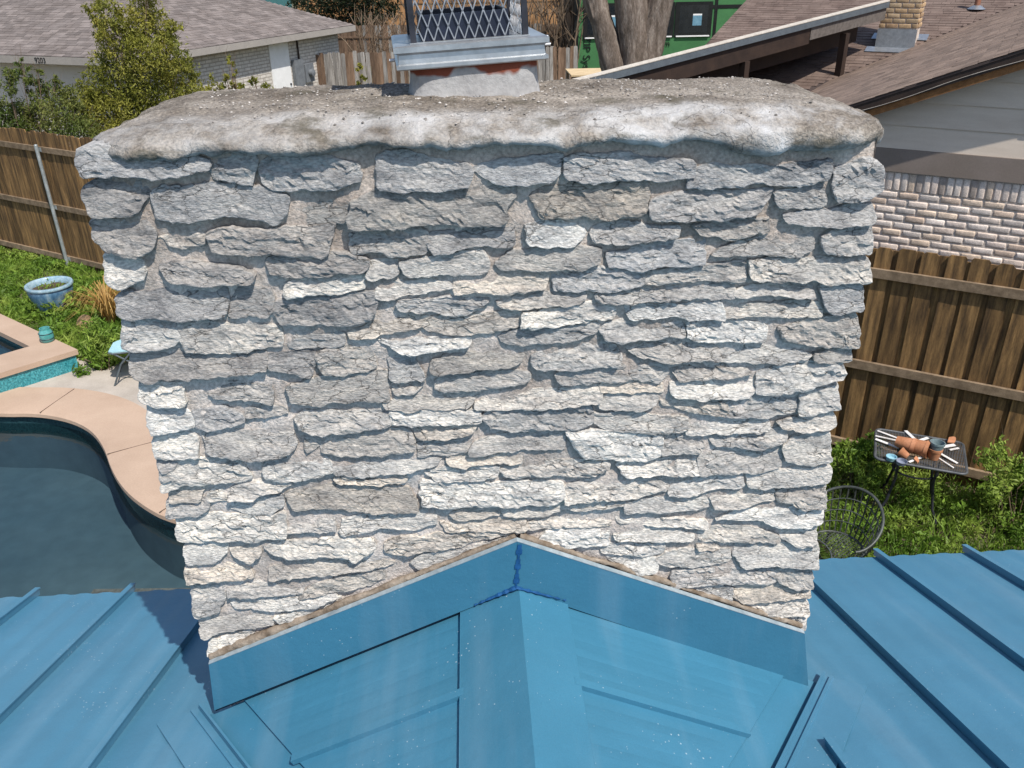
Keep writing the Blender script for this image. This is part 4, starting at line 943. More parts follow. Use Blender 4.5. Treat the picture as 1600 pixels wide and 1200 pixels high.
def place(me, F, s_, t, z, parent, pal=PAL, nm='brick', rot=0):
    o = mk(nm, me, None, parent); o.matrix_basis = F.mat() @ Matrix.Translation((s_, t, z)) @ Matrix.Rotation(rot, 4, 'Z')
    c = random.choice(pal); v = random.uniform(.85, 1.12); col(o, tuple(q*v for q in c)); return o
z = 2.385; r = 0
while z > 1.28:
    s = -1.75+(.108 if r % 2 else 0)
    while s < 2.0:
        place(random.choice(bms), FF, s+random.uniform(-.004, .004), WT-.018+random.uniform(-.004, .004), z, nb); s += .216
    z -= .0865; r += 1
s = -1.9
while s < 2.1: place(random.choice(bv), FF, s, WT-.016+random.uniform(-.004, .004), 2.535, nb, PAL[:5]+[(.40, .35, .31)]); s += .0785
MB().box(-1.95, 7, WT-.029, WT+.035, 2.65, 2.90, FF).build('frieze_board', m_frieze, nb)
for k in range(10):     # lapped siding boards under the rake
    z0, z1 = 2.902+.25*k, 2.902+.25*(k+1)
    sl_ = lambda z: max(-1.95, (z-3.42+.10)/.41-.66)
    if sl_(z0) > 6.5: break
    P = [FF(sl_(z0), WT+.020, z0), FF(7, WT+.020, z0), FF(7, WT+.004, z1+.01), FF(min(sl_(z1), 6.9), WT+.004, z1+.01)]
    MB().prism(P, FN*-.012).build('siding_board', m_siding, nb)
vt = (FF(1.18, WT+.03, 3.36)-FF(0, 0, 0)); MB().box(.985, 1.30, WT+.0205, WT+.045, 3.22, 3.52, FF).build('vent_frame', m_siding, nb)
for k in range(6): MB().box(1.01, 1.275, WT+.0455, WT+.052, 3.25+k*.042, 3.275+k*.042, FF).build('vent_louvre', m_dark, nb)
def slope_board(s0, s1, t0, t1, dz0, dz1, mat, nm):
    P = [FF(s0, t0, gs(s0)+dz0), FF(s1, t0, gs(s1)+dz0), FF(s1, t0, gs(s1)+dz1), FF(s0, t0, gs(s0)+dz1)]
    return MB().prism(P, FN*(t1-t0)).build(nm, mat, nb)
slope_board(-2.25, 4.6, -1.74, -1.70, -.125, -.012, m_dkbrown, 'rake_board')
slope_board(-2.1, 4.5, -1.98, -1.741, -.105, -.085, m_dkbrown, 'rake_soffit')
slope_board(-2.2, 4.55, -1.765, -1.725, -.205, -.126, m_trimwood, 'rake_trim')
m_fr0 = M('faded_cable', (.30, .26, .22), (.42, .38, .33), 8, .7)
cbl = [FF(s, -1.695, gs(s)-.105+.012*math.sin(s*5)) for s in [-1.5+i*.15 for i in range(30)]]
MB().tube(cbl, .0035, 5).build('cable', m_fr0, nb)
# roof planes
MB().prism([FF(-2.2, -1.69, gs(-2.2)-.03), FF(4.6, -1.69, gs(4.6)-.03), FF(4.6, -19, gs(4.6)-.03), FF(-2.2, -8.4, gs(-2.2)-.03)], (0, 0, .025)).build('roof_deck', m_under, nb)
up1 = (FE+Vector((0, 0, .41))).normalized()
shingles('roof_shingles', FF(-2.2, -1.68, gs(-2.2)), -FN, up1, 52, .14, .30, lambda v: (0, 8.75+1.546*((-2.2+v/1.081)+1.94)-1.68), m_shBrown2, nb, .0035)
mz_ = lambda t: 2.9+.265*(-t-8.75)
up2 = (-FN+Vector((0, 0, .265))).normalized()
MB().prism([FF(-5.05, -6.8, mz_(-6.8)-.03), FF(-2.6, -6.8, mz_(-6.8)-.03), FF(6, -20, mz_(-20)-.03), FF(-5.05, -20, mz_(-20)-.03)], (0, 0, .025)).build('roof_deck', m_under, nb)
shingles('roof_shingles', FF(-5.05, -6.8, mz_(-6.8)), FE, up2, 95, .14, .30, lambda v: (0, 5.05-1.94+((6.8+v/1.0345)-8.75)/1.546), m_shBrown, nb)
MB().box(-4.9, -2.4, -16, -7.0, 0, mz_(-6.8)-.1, FF).build('rear_wall', m_dkbrown, nb)
# brick chimney and vent pipe on that roof
bc = empty('brick_chimney', FF(-1.42, -9.9, 3.2), 'small tan brick chimney with metal flashing on the brown shingle roof', 'chimney')
c0s, c1s, c0t, c1t = -1.76, -1.76+.672, -10.5, -9.9
MB().box(c0s+.012, c1s-.012, c0t+.012, c1t-.012, 3.0, 5.3, FF).build('mortar_core', m_bmort, bc)
TAN = [(.50, .36, .21), (.44, .32, .19), (.53, .41, .26), (.40, .28, .17)]
bmsC = [brick_mesh(.205, .05, .068, .008, 40+k) for k in range(3)]
z = 3.60; r = 0
while z < 4.9:
    if r % 2:
        for k in range(3): place(random.choice(bmsC), FF, c0s+.112+.224*k, c1t-.016, z, bc, TAN)
    else:
        for k in range(4):
            o = place(random.choice(bmsC), FF, (c0s+.053, c0s+.224, c0s+.448, c1s-.053)[k], c1t-.016, z, bc, TAN)
            if k in (0, 3): o.scale.x *= .5
    t = c1t-.14-(.0 if r % 2 else .1)
    while t > c0t+.05: place(random.choice(bmsC), FF, c1s-.014, t, z, bc, TAN, rot=math.pi/2); t -= .219
    z += .087; r += 1
MB().box(c0s-.01, c1s+.01, c1t, c1t+.02, mz_(c1t)+.0, 3.545, FF).build('apron_flashing', m_galv, bc)
MB().prism([FF(c0s-.15, c1t+.24, mz_(c1t+.24)+.02), FF(c1s+.15, c1t+.24, mz_(c1t+.24)+.02), FF(c1s+.15, c1t, mz_(c1t)+.02), FF(c0s-.15, c1t, mz_(c1t)+.02)], (0, 0, .008)).build('flashing_skirt', m_galv, bc)
MB().prism([FF(c0s-.16, c0t-.1, mz_(c0t-.1)+.02), FF(c1s+.16, c0t-.1, mz_(c0t-.1)+.02), FF(c1s+.16, c0t+.2, mz_(c0t+.2)+.02), FF(c0s-.16, c0t+.2, mz_(c0t+.2)+.02)], (0, 0, .008)).build('flashing_skirt', m_galv, bc)
vp_ = FF(-.30, -12.07, mz_(-12.07)); m_pipe = M('rusty_pipe', (.24, .10, .06), (.34, .16, .10), 10, .7)
vp = empty('vent_pipe', vp_, 'rust brown vent pipe near the roof valley right of the brick chimney', 'pipe')
MB().tube([vp_, vp_+Vector((0, 0, .55))], .055, 14).build('pipe', m_pipe, vp, smooth=40)
MB().lathe([(.17, .0), (.10, .05), (.056, .07)], 14, Frame(vp_+Vector((0, 0, .01)), (1, 0, 0), (0, 1, 0))).build('flashing_boot', m_galv, vp, smooth=40)
# covered patio
pc = empty('patio_cover', (4, 15, 0), 'dark brown patio cover with long gutter edge behind the chimney', 'patio cover')
A = gy(866, 131, 11.8); B = gy(1387, -1, 16.5); A = A-(B-A)*.12; d = (B-A); dh = Vector((d.x, d.y, 0)).normalized(); bk = Vector((-dh.y, dh.x, 0))
if bk.y < 0: bk = -bk
PFr = lambda u, v, z: A+d*u+bk*v+Vector((0, 0, z))
MB().prism([PFr(0, 0, -.02), PFr(1, 0, -.02), PFr(1, 3.6, -1.5), PFr(0, 3.6, -1.5)], (0, 0, .02)).build('roof_slab', m_shBrown, pc)
MB().prism([PFr(0, -.055, -.03), PFr(1, -.055, -.03), PFr(1, .0, -.004), PFr(0, .0, -.004)], (0, 0, .010)).build('drip_edge', M('pale_drip_edge', (.38, .34, .29), (.46, .42, .36), 10, .6), pc)
m_gut = M('blue_grey_gutter', (.085, .10, .115), (.11, .13, .145), 6, .5)
MB().prism([PFr(0, -.05, -.036), PFr(1, -.05, -.036), PFr(1, -.05, -.13), PFr(0, -.05, -.13)], bk*.04).build('gutter', m_gut, pc)
MB().prism([PFr(0, 0, -.131), PFr(.745, 0, -.131), PFr(.745, 0, -.40), PFr(0, 0, -.40)], bk*.06).build('beam', m_dkbrown, pc)
MB().prism([PFr(.7452, -.01, -.131), PFr(1, -.01, -.131), PFr(1, -.01, -.34), PFr(.7452, -.01, -.34)], bk*.06).build('grey_beam', M('weathered_grey_board', (.10, .085, .075), (.15, .13, .115), 5, .85, .002, 40, stretch=(3, 3, 3)), pc)
MB().prism([PFr(0, .5, -.43), PFr(1, .5, -.43), PFr(1, .5, -.75), PFr(0, .5, -.75)], bk*.1).build('inner_beam', m_dkbrown, pc)
for u in (.05, .30, .56, .87):
    p = PFr(u, .03, -.40); q = Vector((p.x, p.y, 0 if u < .8 else 2.7))
    MB().bar(q, p, .12, .12, dh).build('post', m_dkbrown, pc)
MB().prism([PFr(0, .95, -.60), PFr(.70, .95, -.60), PFr(.70, .95, -3.3), PFr(0, .95, -3.3)], bk*.1).build('void_shade_sheet', m_dkbrown, pc)  # added dark sheet standing in for the deep shade under the beam

# left neighbour: hip roof, pale wall with house number, white brick side
La = Vector((-.915, .404, 0)); Lb = Vector((.404, .915, 0)); LC = Vector((-8.75, 23.75, 0))
LF = Frame(LC, La, Lb)
ln = empty('hip_roof_house', LF(6, 5, 0), 'pale neighbouring house with grey shingle hip roof and house number beyond the left fence', 'house')
PT = .41; EZL = 2.62; WU, WV = 17, 11.6; hv = WV/2
def lz(u, v): return EZL+PT*min(u, v, WU-u, WV-v)
ridge = [(hv, hv), (WU-hv, hv)]
q = lambda u, v, dz=0: LF(u, v, lz(u, v)+dz)
MB().add([q(0, 0, -.02), q(WU, 0, -.02), q(WU, WV, -.02), q(0, WV, -.02), q(*ridge[0], -.02), q(*ridge[1], -.02)], [(0, 1, 5, 4), (1, 2, 5), (2, 3, 4, 5), (3, 0, 4)]).build('roof_deck', m_under, ln)
rw = int(hv*1.081/.145)
shingles('roof_shingles', LF(0, 0, EZL), La, Lb+Vector((0, 0, PT)), rw, .145, .32, lambda v: (v/1.081, WU-v/1.081), m_shGrey, ln)
shingles('roof_shingles', LF(0, 0, EZL), Lb, La+Vector((0, 0, PT)), rw, .145, .32, lambda v: (v/1.081, WV-v/1.081), m_shGrey, ln)
m_fasc = M('taupe_fascia', (.31, .28, .25), (.35, .315, .28), 3, .7)
MB().box(-.0, WU, -.03, 0, EZL-.20, EZL-.012, LF).build('fascia', m_fasc, ln)
MB().box(-.03, 0, -.03, WV, EZL-.20, EZL-.012, LF).build('fascia', m_fasc, ln)
MB().box(.0, WU, 0, WV, EZL-.215, EZL-.201, LF).build('soffit', m_fasc, ln)
m_pale = M('pale_plaster_wall', (.55, .50, .45), (.60, .55, .50), 2, .85, fine=.05)
def lbrick():
    mt = M('white_painted_brick', (.55, .505, .445), (.66, .61, .545), 5, .85, fine=.12)
    t = mt.node_tree; N = t.nodes.new; L = t.links.new; b = t.nodes['Principled BSDF']; tc = N('ShaderNodeTexCoord'); mp = N('ShaderNodeMapping')
    mp.inputs['Rotation'].default_value = (0, 0, -math.atan2(Lb.y, Lb.x)); L(tc.outputs['Object'], mp.inputs[0])
    sx = N('ShaderNodeSeparateXYZ'); L(mp.outputs[0], sx.inputs[0]); cb = N('ShaderNodeCombineXYZ'); L(sx.outputs['X'], cb.inputs[0]); L(sx.outputs['Z'], cb.inputs[1])
    bt = N('ShaderNodeTexBrick'); bt.inputs['Scale'].default_value = 1; bt.inputs['Brick Width'].default_value = .30; bt.inputs['Row Height'].default_value = .105; bt.inputs['Mortar Size'].default_value = .016
    bt.inputs['Color1'].default_value = (1, 1, 1, 1); bt.inputs['Color2'].default_value = (.86, .86, .86, 1); bt.inputs['Mortar'].default_value = (.62, .60, .58, 1); L(cb.outputs[0], bt.inputs[0])
    mx = N('ShaderNodeMix'); mx.data_type = 'RGBA'; mx.blend_type = 'MULTIPLY'; mx.inputs['Factor'].default_value = 1; L(b.inputs['Base Color'].links[0].from_socket, mx.inputs['A']); L(bt.outputs[0], mx.inputs['B']); L(mx.outputs['Result'], b.inputs['Base Color'])
    bp = N('ShaderNodeBump'); bp.inputs['Distance'].default_value = .008; bp.invert = True; L(bt.outputs['Fac'], bp.inputs['Height']); L(bp.outputs[0], b.inputs['Normal']); return mt
m_lbrick = lbrick()
MB().box(.5, WU-.5, .5, WV-.5, 0, EZL-.22, LF).build('wall', m_pale, ln)
MB().box(.47, .499, .5, WV-.5, 0, EZL-.22, LF).build('brick_side_wall', m_lbrick, ln)
def Lv(x, y):       # sight onto the side wall
    dd = ray(x, y); n_ = La; return CAM+dd*(((LC+La*.47)-CAM).dot(n_)/dd.dot(n_))
pv = [(Lv(x, 100)-LC).dot(Lb) for x in (422, 452)]
dr = MB().box(.435, .469, pv[0], pv[1], 0, 2.36, LF).build('door', m_white, ln)
MB().tube([LF(.434, pv[1]-.12, 1.0), LF(.40, pv[1]-.12, 1.0)], .035, 10).build('handle', m_black, dr)
m_meter = M('grey_meter_box', (.13, .14, .15), (.18, .19, .20), 8, .5)
mv = (Lv(475, 105)-LC).dot(Lb); mtx = empty('electric_meter', LF(.4, mv, 1.2), 'grey electric meter boxes and conduit on the white brick side wall', 'electric meter')
MB().box(.34, .468, mv-.75, mv-.2, .75, 1.75, LF).build('breaker_box', m_meter, mtx)
MB().box(.30, .468, mv-.18, mv+.35, .95, 1.55, LF).build('meter_box', m_meter, mtx)
MB().tube([LF(.43, mv-.3, 1.75), LF(.43, mv-.3, 2.4)], .03, 8).build('conduit', m_dkbrown, mtx)
MB().lathe([(.10, 0), (.13, .02), (.12, .14), (.0, .16)], 14, Frame(LF(.30, mv+.1, 1.25), Lb, (0, 0, 1), -La)).build('glass_dial', m_meter, mtx, smooth=40)
MB().box(.36, .468, mv-.1, mv+.25, .25, .8, LF).build('white_box', m_white, mtx)
def text_mesh(body, size, ext=.004):
    cu = bpy.data.curves.new('lettering', 'FONT'); cu.body = body; cu.size = size; cu.extrude = ext; cu.resolution_u = 3
    to = bpy.data.objects.new('lettering', cu); COL.objects.link(to); bpy.context.view_layer.update()
    me = bpy.data.meshes.new_from_object(to.evaluated_get(bpy.context.evaluated_depsgraph_get())); bpy.data.objects.remove(to); return me
m_num = M('black_numerals', (.015, .014, .014), None, 4, .6)
me = text_mesh('9203', .20); o = mk('house_number', me, m_num, ln)
hu = (gz(84, 92, EZL-.1)-LC).dot(La)
mw = Matrix((-La, Vector((0, 0, 1)), -Lb)).transposed().to_4x4(); mw.translation = LF(hu+.35, -.037, EZL-.175); o.matrix_basis = mw

# green sheathed building under construction
m_green = M('green_sheathing', (.042, .14, .05), (.055, .175, .062), 1.5, .7, fine=.1)
m_tape = M('black_flashing_tape', (.006, .007, .007), (.012, .013, .012), 5, .5)
m_glassd = M('dark_window_glass', (.01, .013, .016), (.018, .022, .026), 3, .12, spec=.6)
m_stick = M('blue_window_label', (.10, .22, .30), (.16, .30, .38), 8, .5)
gb = empty('green_sheathed_building', (7.5, 37, 0), 'building wrapped in green sheathing panels with black taped windows', 'building')
GY = 36.0
gx = lambda x, y: gy(x, y, GY)
MB().box(4.58, 16, GY, GY+5, .55, 5.2).build('panel_wall', m_green, gb)
MB().box(4.40, 4.579, GY-.02, GY+5, 0, 5.2).build('black_corner', m_tape, gb)
MB().box(4.58, 16, GY-.02, GY-.001, 2.86, 2.99).build('tape_strip', m_tape, gb)
MB().box(4.58, 16, GY-.02, GY-.001, 3.9, 4.0).build('tape_strip', m_tape, gb)
MB().box(10.0, 10.12, GY-.021, GY-.002, .6, 4.6).build('tape_strip', m_tape, gb)
for (xa, xb) in ((4.88, 6.55), (7.05, 8.28), (8.55, 9.80)):
    wo = MB().box(xa-.12, xb+.12, GY-.03, GY-.001, 1.83, 3.12).build('window', m_tape, gb)
    MB().box(xa+.05, xb-.05, GY-.034, GY-.0305, 1.98, 3.0).build('pane', m_glassd, wo)
    MB().box(xa-.05, xb+.05, GY-.09, GY-.031, 1.84, 1.885).build('sill', m_white, wo)
    MB().box((xa+xb)/2-.03, (xa+xb)/2+.33, GY-.038, GY-.0345, 2.25, 2.62).build('label', m_stick, wo)
    MB().box((xa+xb)/2-.03, (xa+xb)/2+.33, GY-.038, GY-.0345, 2.6202, 2.68).build('label_header', m_white, wo)
MB().box(4.58, 16, GY-.3, GY-.0, .15, .549).build('black_base', m_tape, gb)
me = text_mesh('ZIP System', .42); o = mk('panel_print', me, m_tape, gb); o.location = gx(918, 56)+Vector((-.16, -.03, 0)); o.rotation_euler = (math.pi/2, math.pi/2, 0)
me = text_mesh('ZIP System', .34); o = mk('panel_print', me, m_tape, gb); p = gx(1058, 72); o.location = (p.x-1.85, GY-.03, p.z); o.rotation_euler = (math.pi/2, 0, 0)
wb = empty('work_table', (4.6, 30.5, 0), 'plywood topped work table in front of the green building', 'table'); pz = gy(900, 112, 30.5).z
m_ply = M('raw_plywood', (.50, .37, .21), (.60, .46, .28), 3, .8)
MB().box(3.55, 6.1, 29.6, 31.4, pz-.05, pz).build('top', m_ply, wb)
for x in (3.62, 6.0):
    for y in (29.7, 31.3): MB().box(x-.05, x+.05, y-.05, y+.05, 0, pz-.051).build('leg', m_rail, wb)
MB().box(3.6, 6.05, 29.62, 29.68, pz-.35, pz-.052).build('apron', m_rail, wb)

# far fences, each plank its own piece
m_grey = M('weathered_grey_plank', (.14, .125, .11), (.30, .28, .255), 2.5, .9, .002, 20, stretch=(8, 8, .8), rnd=.3, fine=.2)
m_brownp = M('weathered_brown_plank', (.09, .055, .035), (.20, .13, .085), 2.5, .9, .002, 20, stretch=(8, 8, .8), rnd=.35, fine=.2)
m_orange = M('new_orange_plank', (.26, .13, .055), (.36, .20, .09), 2.5, .85, stretch=(8, 8, .8), rnd=.2)
def far_fence(label, P0, P1, ht, mat, wd, railz, z0=0, mix=None):
    P0, P1 = Vector(P0), Vector(P1); L_ = (P1-P0).length; d = (P1-P0)/L_; nrm = Vector((d.y, -d.x, 0)); Fr = Frame(P0, d, -nrm)
    f = empty('plank_fence', P0.lerp(P1, .5), label, 'fence', 'far plank fences'); ms = [plank_mesh(wd*.97, ht*random.uniform(.97, 1.01), .02, .03) for _ in range(3)]
    ms2 = [m_.copy() for m_ in ms] if mix else ms
    for m_ in ms: m_.materials.append(mat)
    if mix:
        for m_ in ms2: m_.materials.clear(); m_.materials.append(mix)
    for k in range(int(L_/wd)):
        o = mk('plank', random.choice(ms2 if (mix and random.random() < .3) else ms), None, f); o.matrix_basis = Fr.mat() @ Matrix.Translation((k*wd, random.uniform(-.01, .01), z0+random.uniform(-.03, .03))) @ Matrix.Rotation(random.gauss(0, .008), 4, 'Y')
    for z in railz: MB().box(0, L_, -.07, -.022, z0+z-.04, z0+z+.04, Fr).build('rail', mat, f)
far_fence('weathered grey plank fence beside the white brick side wall', (-5.9, 32.6, 0), (4.4, 33.2, 0), 1.85, m_grey, .15, (), mix=m_brownp)
far_fence('older brown plank fence with top rail behind the grey one', (-8.5, 45.6, 0), (8, 42.5, 0), 1.95, m_brownp, .16, (1.35,), mix=m_grey)
far_fence('orange plank fence at the very back', (-10, 57, 0), (11, 57, 0), 3.2, m_orange, .22, (2.3,), mix=None)
th = empty('teal_house', (-22, 66, 0), 'teal house wall far behind the left neighbour roof', 'house'); m_teal = M('teal_siding', (.05, .17, .17), (.06, .20, .20), 3, .7)
MB().box(-34, -13.2, 62, 72, 0, 4.2).build('wall', m_teal, th)
MB().prism([(-34.6, 61.4, 4.2), (-12.6, 61.4, 4.2), (-12.6, 67, 6.6), (-34.6, 67, 6.6)], (0, 0, .15)).build('roof', m_shBrown, th)
MB().box(-16.6, -14.6, 61.96, 61.999, 1.2, 3).build('window', m_glassd, th)

# ------------------------------------------------------------------ vegetation
def leaves(C, D, ln, wd, droop=.15):
    """diamond leaves: centres C, axes D, per-leaf length/width"""
    C = np.asarray(C); n = len(C); D = D/np.linalg.norm(D, axis=1, keepdims=True)
    r = rng.normal(size=(n, 3)); s = np.cross(D, r); s /= np.linalg.norm(s, axis=1, keepdims=True); nn = np.cross(s, D)
    ln = np.broadcast_to(np.asarray(ln, float), (n,))[:, None]; wd = np.broadcast_to(np.asarray(wd, float), (n,))[:, None]
    b = C-D*ln*.5; t = C+D*ln*.5-nn*ln*droop; m1 = C-D*ln*.05+s*wd*.5+nn*wd*.12; m2 = C-D*ln*.05-s*wd*.5+nn*wd*.12
    V = np.stack([b, m1, t, m2], 1).reshape(-1, 3); F = np.arange(4*n).reshape(n, 4); return V, F
def leaf_mat(name, c1, c2, c3=None, island=.35, scale=1.2):
    mt = M(name, c1, c2, scale, .55, offs=False, island=island, fine=.0, c3=c3, spec=.3)
    t = mt.node_tree; b = t.nodes['Principled BSDF']; N = t.nodes.new; L = t.links.new
    tr = N('ShaderNodeBsdfTranslucent'); ad = N('ShaderNodeMixShader'); ad.inputs[0].default_value = .38
    L(b.inputs['Base Color'].links[0].from_socket, tr.inputs[0]); out = t.nodes['Material Output']
    L(b.outputs[0], ad.inputs[1]); L(tr.outputs[0], ad.inputs[2]); L(ad.outputs[0], out.inputs[0]); return mt
m_leafY = leaf_mat('yellow_green_leaf', (.15, .165, .026), (.34, .31, .06), (.23, .23, .038))
m_leafG = leaf_mat('mid_green_leaf', (.07, .115, .022), (.19, .20, .05))
m_grass = leaf_mat('fresh_weed_green', (.10, .19, .022), (.29, .37, .07), (.17, .27, .036), scale=1.8)
m_straw = leaf_mat('dry_straw', (.34, .19, .05), (.52, .33, .11), None, .3)
m_dry = leaf_mat('dry_leaf_litter', (.16, .11, .06), (.30, .23, .14), None, .4)
m_bark = M('grey_brown_bark', (.11, .085, .065), (.24, .20, .165), 4, .95, .03, 9, stretch=(2.5, 2.5, .6), fine=.3, finescale=25, c3=(.16, .125, .10))
m_twig = M('brown_twig', (.12, .08, .05), (.22, .16, .11), 5, .9)
m_dleaf = leaf_mat('dark_juniper', (.012, .022, .010), (.035, .045, .02), None, .4)

def bush(name, label, cat, base, clumps, n, ln, wd, mat, group=None, upw=.5, twigs=0, spread=1.0, stem=1.0):
    """clumps: (x,y,z,r) foliage masses; stems run from the base into each mass."""
    root = empty(name, base, label, cat, group); base = Vector(base)
    tm = MB()
    for (x, y, z, r) in clumps:
        e = Vector((x, y, z)); mid = base.lerp(e, .5)+Vector((random.uniform(-.1, .1), random.uniform(-.1, .1), .15))
        tm.tube([base+Vector((random.uniform(-.08, .08), random.uniform(-.08, .08), 0)), mid, e], [.035*stem, .022*stem, .008*stem], 6)
        for _ in range(twigs+3):
            a = e+Vector(rng.normal(size=3))*r*.55; tm.tube([mid.lerp(e, random.uniform(.3, .9)), a, a+Vector((random.uniform(-.1, .1), 0, .18))], [.007*stem, .005*stem, .002*stem], 4)
    tm.build('trunk', m_twig, root)
    C = []; D = []
    vol = np.array([c[3]**2 for c in clumps]); vol = vol/vol.sum()
    for (x, y, z, r), p in zip(clumps, vol):
        k = max(8, int(n*p)); sub = max(3, int(k/26))
        sc = rng.normal(size=(sub, 3)); sc /= np.linalg.norm(sc, axis=1, keepdims=True); sc *= (rng.random((sub, 1))**.45)*r*spread
        sc += np.array([x, y, z]); ids = rng.integers(0, sub, k)
        pts = sc[ids]+rng.normal(size=(k, 3))*r*.16
        dd = rng.normal(size=(k, 3)); dd[:, 2] += upw; C.append(pts); D.append(dd)
    C = np.concatenate(C); D = np.concatenate(D); l = ln*rng.uniform(.6, 1.35, len(C))
    V, F = leaves(C, D, l, l*wd); mk('crown', np_mesh('crown', V, F), mat, root)
    return root
# tall privet-like shrub and its neighbour beyond the left fence
Y0 = 19.0
pp = lambda x, y, Y: gy(x, y, Y)
cl = []
for (x, y, r) in ((232, 30, .36), (208, 60, .50), (240, 85, .5), (190, 100, .42), (262, 118, .46), (215, 135, .58), (175, 160, .5), (245, 165, .55), (205, 195, .58), (165, 200, .45), (135, 175, .34), (228, -30, .30), (180, 15, .30), (285, 100, .22), (150, 15, .22), (240, 215, .6), (190, 230, .6), (175, 60, .3), (225, 0, .28), (255, 60, .26), (150, 135, .34), (155, 105, .26), (285, 135, .30), (275, 155, .34), (300, 112, .16), (268, 40, .2), (160, 45, .24), (145, 160, .36), (262, 185, .4)):
    p = pp(x, y, Y0+random.uniform(-.4, .4)); cl.append((p.x, p.y, p.z, r))
bb_ = pp(212, 260, Y0); bush('privet_shrub', 'tall yellow green leafy shrub in front of the pale house', 'shrub', (bb_.x, Y0, 0), cl, 34000, .08, .36, m_leafY, 'shrubs beyond the left fence', twigs=1, spread=1.15, stem=.5)
cl = []
for (x, y, r) in ((30, 178, .40), (70, 160, .38), (105, 150, .28), (95, 190, .42), (50, 200, .42), (10, 205, .4), (125, 200, .36), (35, 120, .22), (55, 135, .2), (10, 130, .25), (-15, 170, .4), (85, 128, .12), (60, 112, .10), (30, 95, .10), (120, 165, .2)):
    p = pp(x, y, 18.0+random.uniform(-.4, .4)); cl.append((p.x, p.y, p.z, r))
bb_ = pp(60, 260, 18); bush('privet_shrub', 'loose green shrub with bare twigs just behind the left fence', 'shrub', (bb_.x, 18, 0), cl, 9500, .08, .36, m_leafG, 'shrubs beyond the left fence', twigs=4, stem=.5)
for i, (x, y, r, lab) in enumerate(((318, 135, .34, 'low green bush at the foot of the white brick wall beside the tall shrub'), (408, 132, .24, 'small leafy weed by the white brick wall near the door'), (360, 120, .2, 'thin weed against the middle of the white brick wall'))):
    p = pp(x, y, 24.5); cl = [(p.x-r*.6, p.y, p.z, r*.8), (p.x+r*.5, p.y, p.z-.1, r), (p.x+r*1.2, p.y, p.z-.25, r*.7), (p.x, p.y, p.z-.5, r*1.2)]
    if i == 2: t = pp(361, 95, 24.5); cl += [(t.x, t.y, t.z, .16), (t.x+.05, t.y, t.z-.35, .1)]
    bush('wall_weed', lab, 'plant', (p.x, p.y, 0), cl, 900 if i == 0 else 420, .11, .4, m_leafY, 'weeds along the white brick wall')
t = pp(560, 112, 31.5); bush('vine_sprig', 'bright green sprig climbing the grey plank fence', 'plant', (t.x, t.y, 0), [(t.x, t.y, t.z+.2, .18), (t.x+.1, t.y, t.z-.2, .16), (t.x, t.y, t.z-.6, .25)], 260, .13, .5, m_leafY)

# big leaning trunks before the green building
def tree(label, paths, Y, crown):
    root = empty('leafless_tree', (pp(975, 130, Y).x, Y, 0), label, 'tree')
    for k, (pth, w0, w1) in enumerate(paths):
        P = []; rr = []; n = len(pth); tb = MB()
        for j, (x, y) in enumerate(pth):
            p = pp(x, y, Y); P.append(p); rr.append((w0+(w1-w0)*j/(n-1))*Y/FPX/2)
        Q = []; R2 = []
        for j in range(n-1):
            for s_ in range(8):
                f = s_/8; Q.append(P[j].lerp(P[j+1], f)); R2.append(rr[j]+(rr[j+1]-rr[j])*f)
        Q.append(P[-1]); R2.append(rr[-1]); nn_ = 20
        tb.tube(Q, R2, nn_)
        for i, v in enumerate(tb.v):
            v = Vector(v); c = Q[min(i//nn_, len(Q)-1)]; d = v-c
            if d.length > 1e-5:
                f = 1+.22*mn.fractal(Vector((d.normalized().x*2.2, d.normalized().y*2.2, v.z*1.1+k*7)), 1, 2, 4); tb.v[i] = tuple(c+d*f)
        tb.build('trunk' if w0 > 20 else 'limb', m_bark, root, smooth=60)
    return root
tree('large leafless tree with two thick grey brown trunks before the green building',
     [([(985, 190), (962, 110), (945, 55), (928, 0), (915, -60), (890, -160)], 40, 24), ([(1000, 190), (992, 110), (990, 60), (985, 0), (975, -70), (960, -170)], 52, 44),
      ([(1000, 190), (1008, 105), (1018, 55), (1032, 0), (1050, -60), (1080, -160)], 44, 36), ([(975, 105), (958, 55), (947, 20), (940, -10), (935, -60)], 5, 4), ([(985, 105), (965, 60), (952, 20), (944, -10), (940, -60)], 4, 3)], 22.0, None)

def twiggy(label, x0, x1, Y, h, n, seed):
    random.seed(seed); c = (pp(x0, 60, Y)+pp(x1, 60, Y))/2; root = empty('bare_shrub', (c.x, Y, 0), label, 'shrub', 'bare shrubs before the far fences'); tb = MB()
    for _ in range(n):
        x = pp(random.uniform(x0, x1), 60, Y).x; y = Y+random.uniform(-.8, .8); p = Vector((x, y, 0)); P = [p]; d = Vector((random.gauss(0, .16), random.gauss(0, .16), 1))
        for k in range(5): p = p+d.normalized()*h/5; d += Vector((random.gauss(0, .18), random.gauss(0, .18), 0)); P.append(p.copy())
        w_ = random.uniform(.02, .05); tb.tube(P, [w_*(1-.14*i) for i in range(6)], 4)
        for k in range(2, 6):
            for _2 in range(2): e = P[k-1]+Vector((random.gauss(0, .35), random.gauss(0, .35), random.uniform(.3, .9))); tb.tube([P[k-1], e], [w_*.5, w_*.2], 3)
    tb.build('stems', m_twig, root)
    for k in range(1): pass
    return root
twiggy('dense leafless brown shrub right of the chimney cap', 838, 905, 36.5, 4.6, 46, 3)
twiggy('leafless brown shrub seen through the chimney cap mesh', 655, 835, 40, 4.2, 60, 5)
twiggy('tangled leafless shrub above the brown plank fence left of the cap', 560, 650, 41, 2.8, 30, 9)
random.seed(21)
cl = []
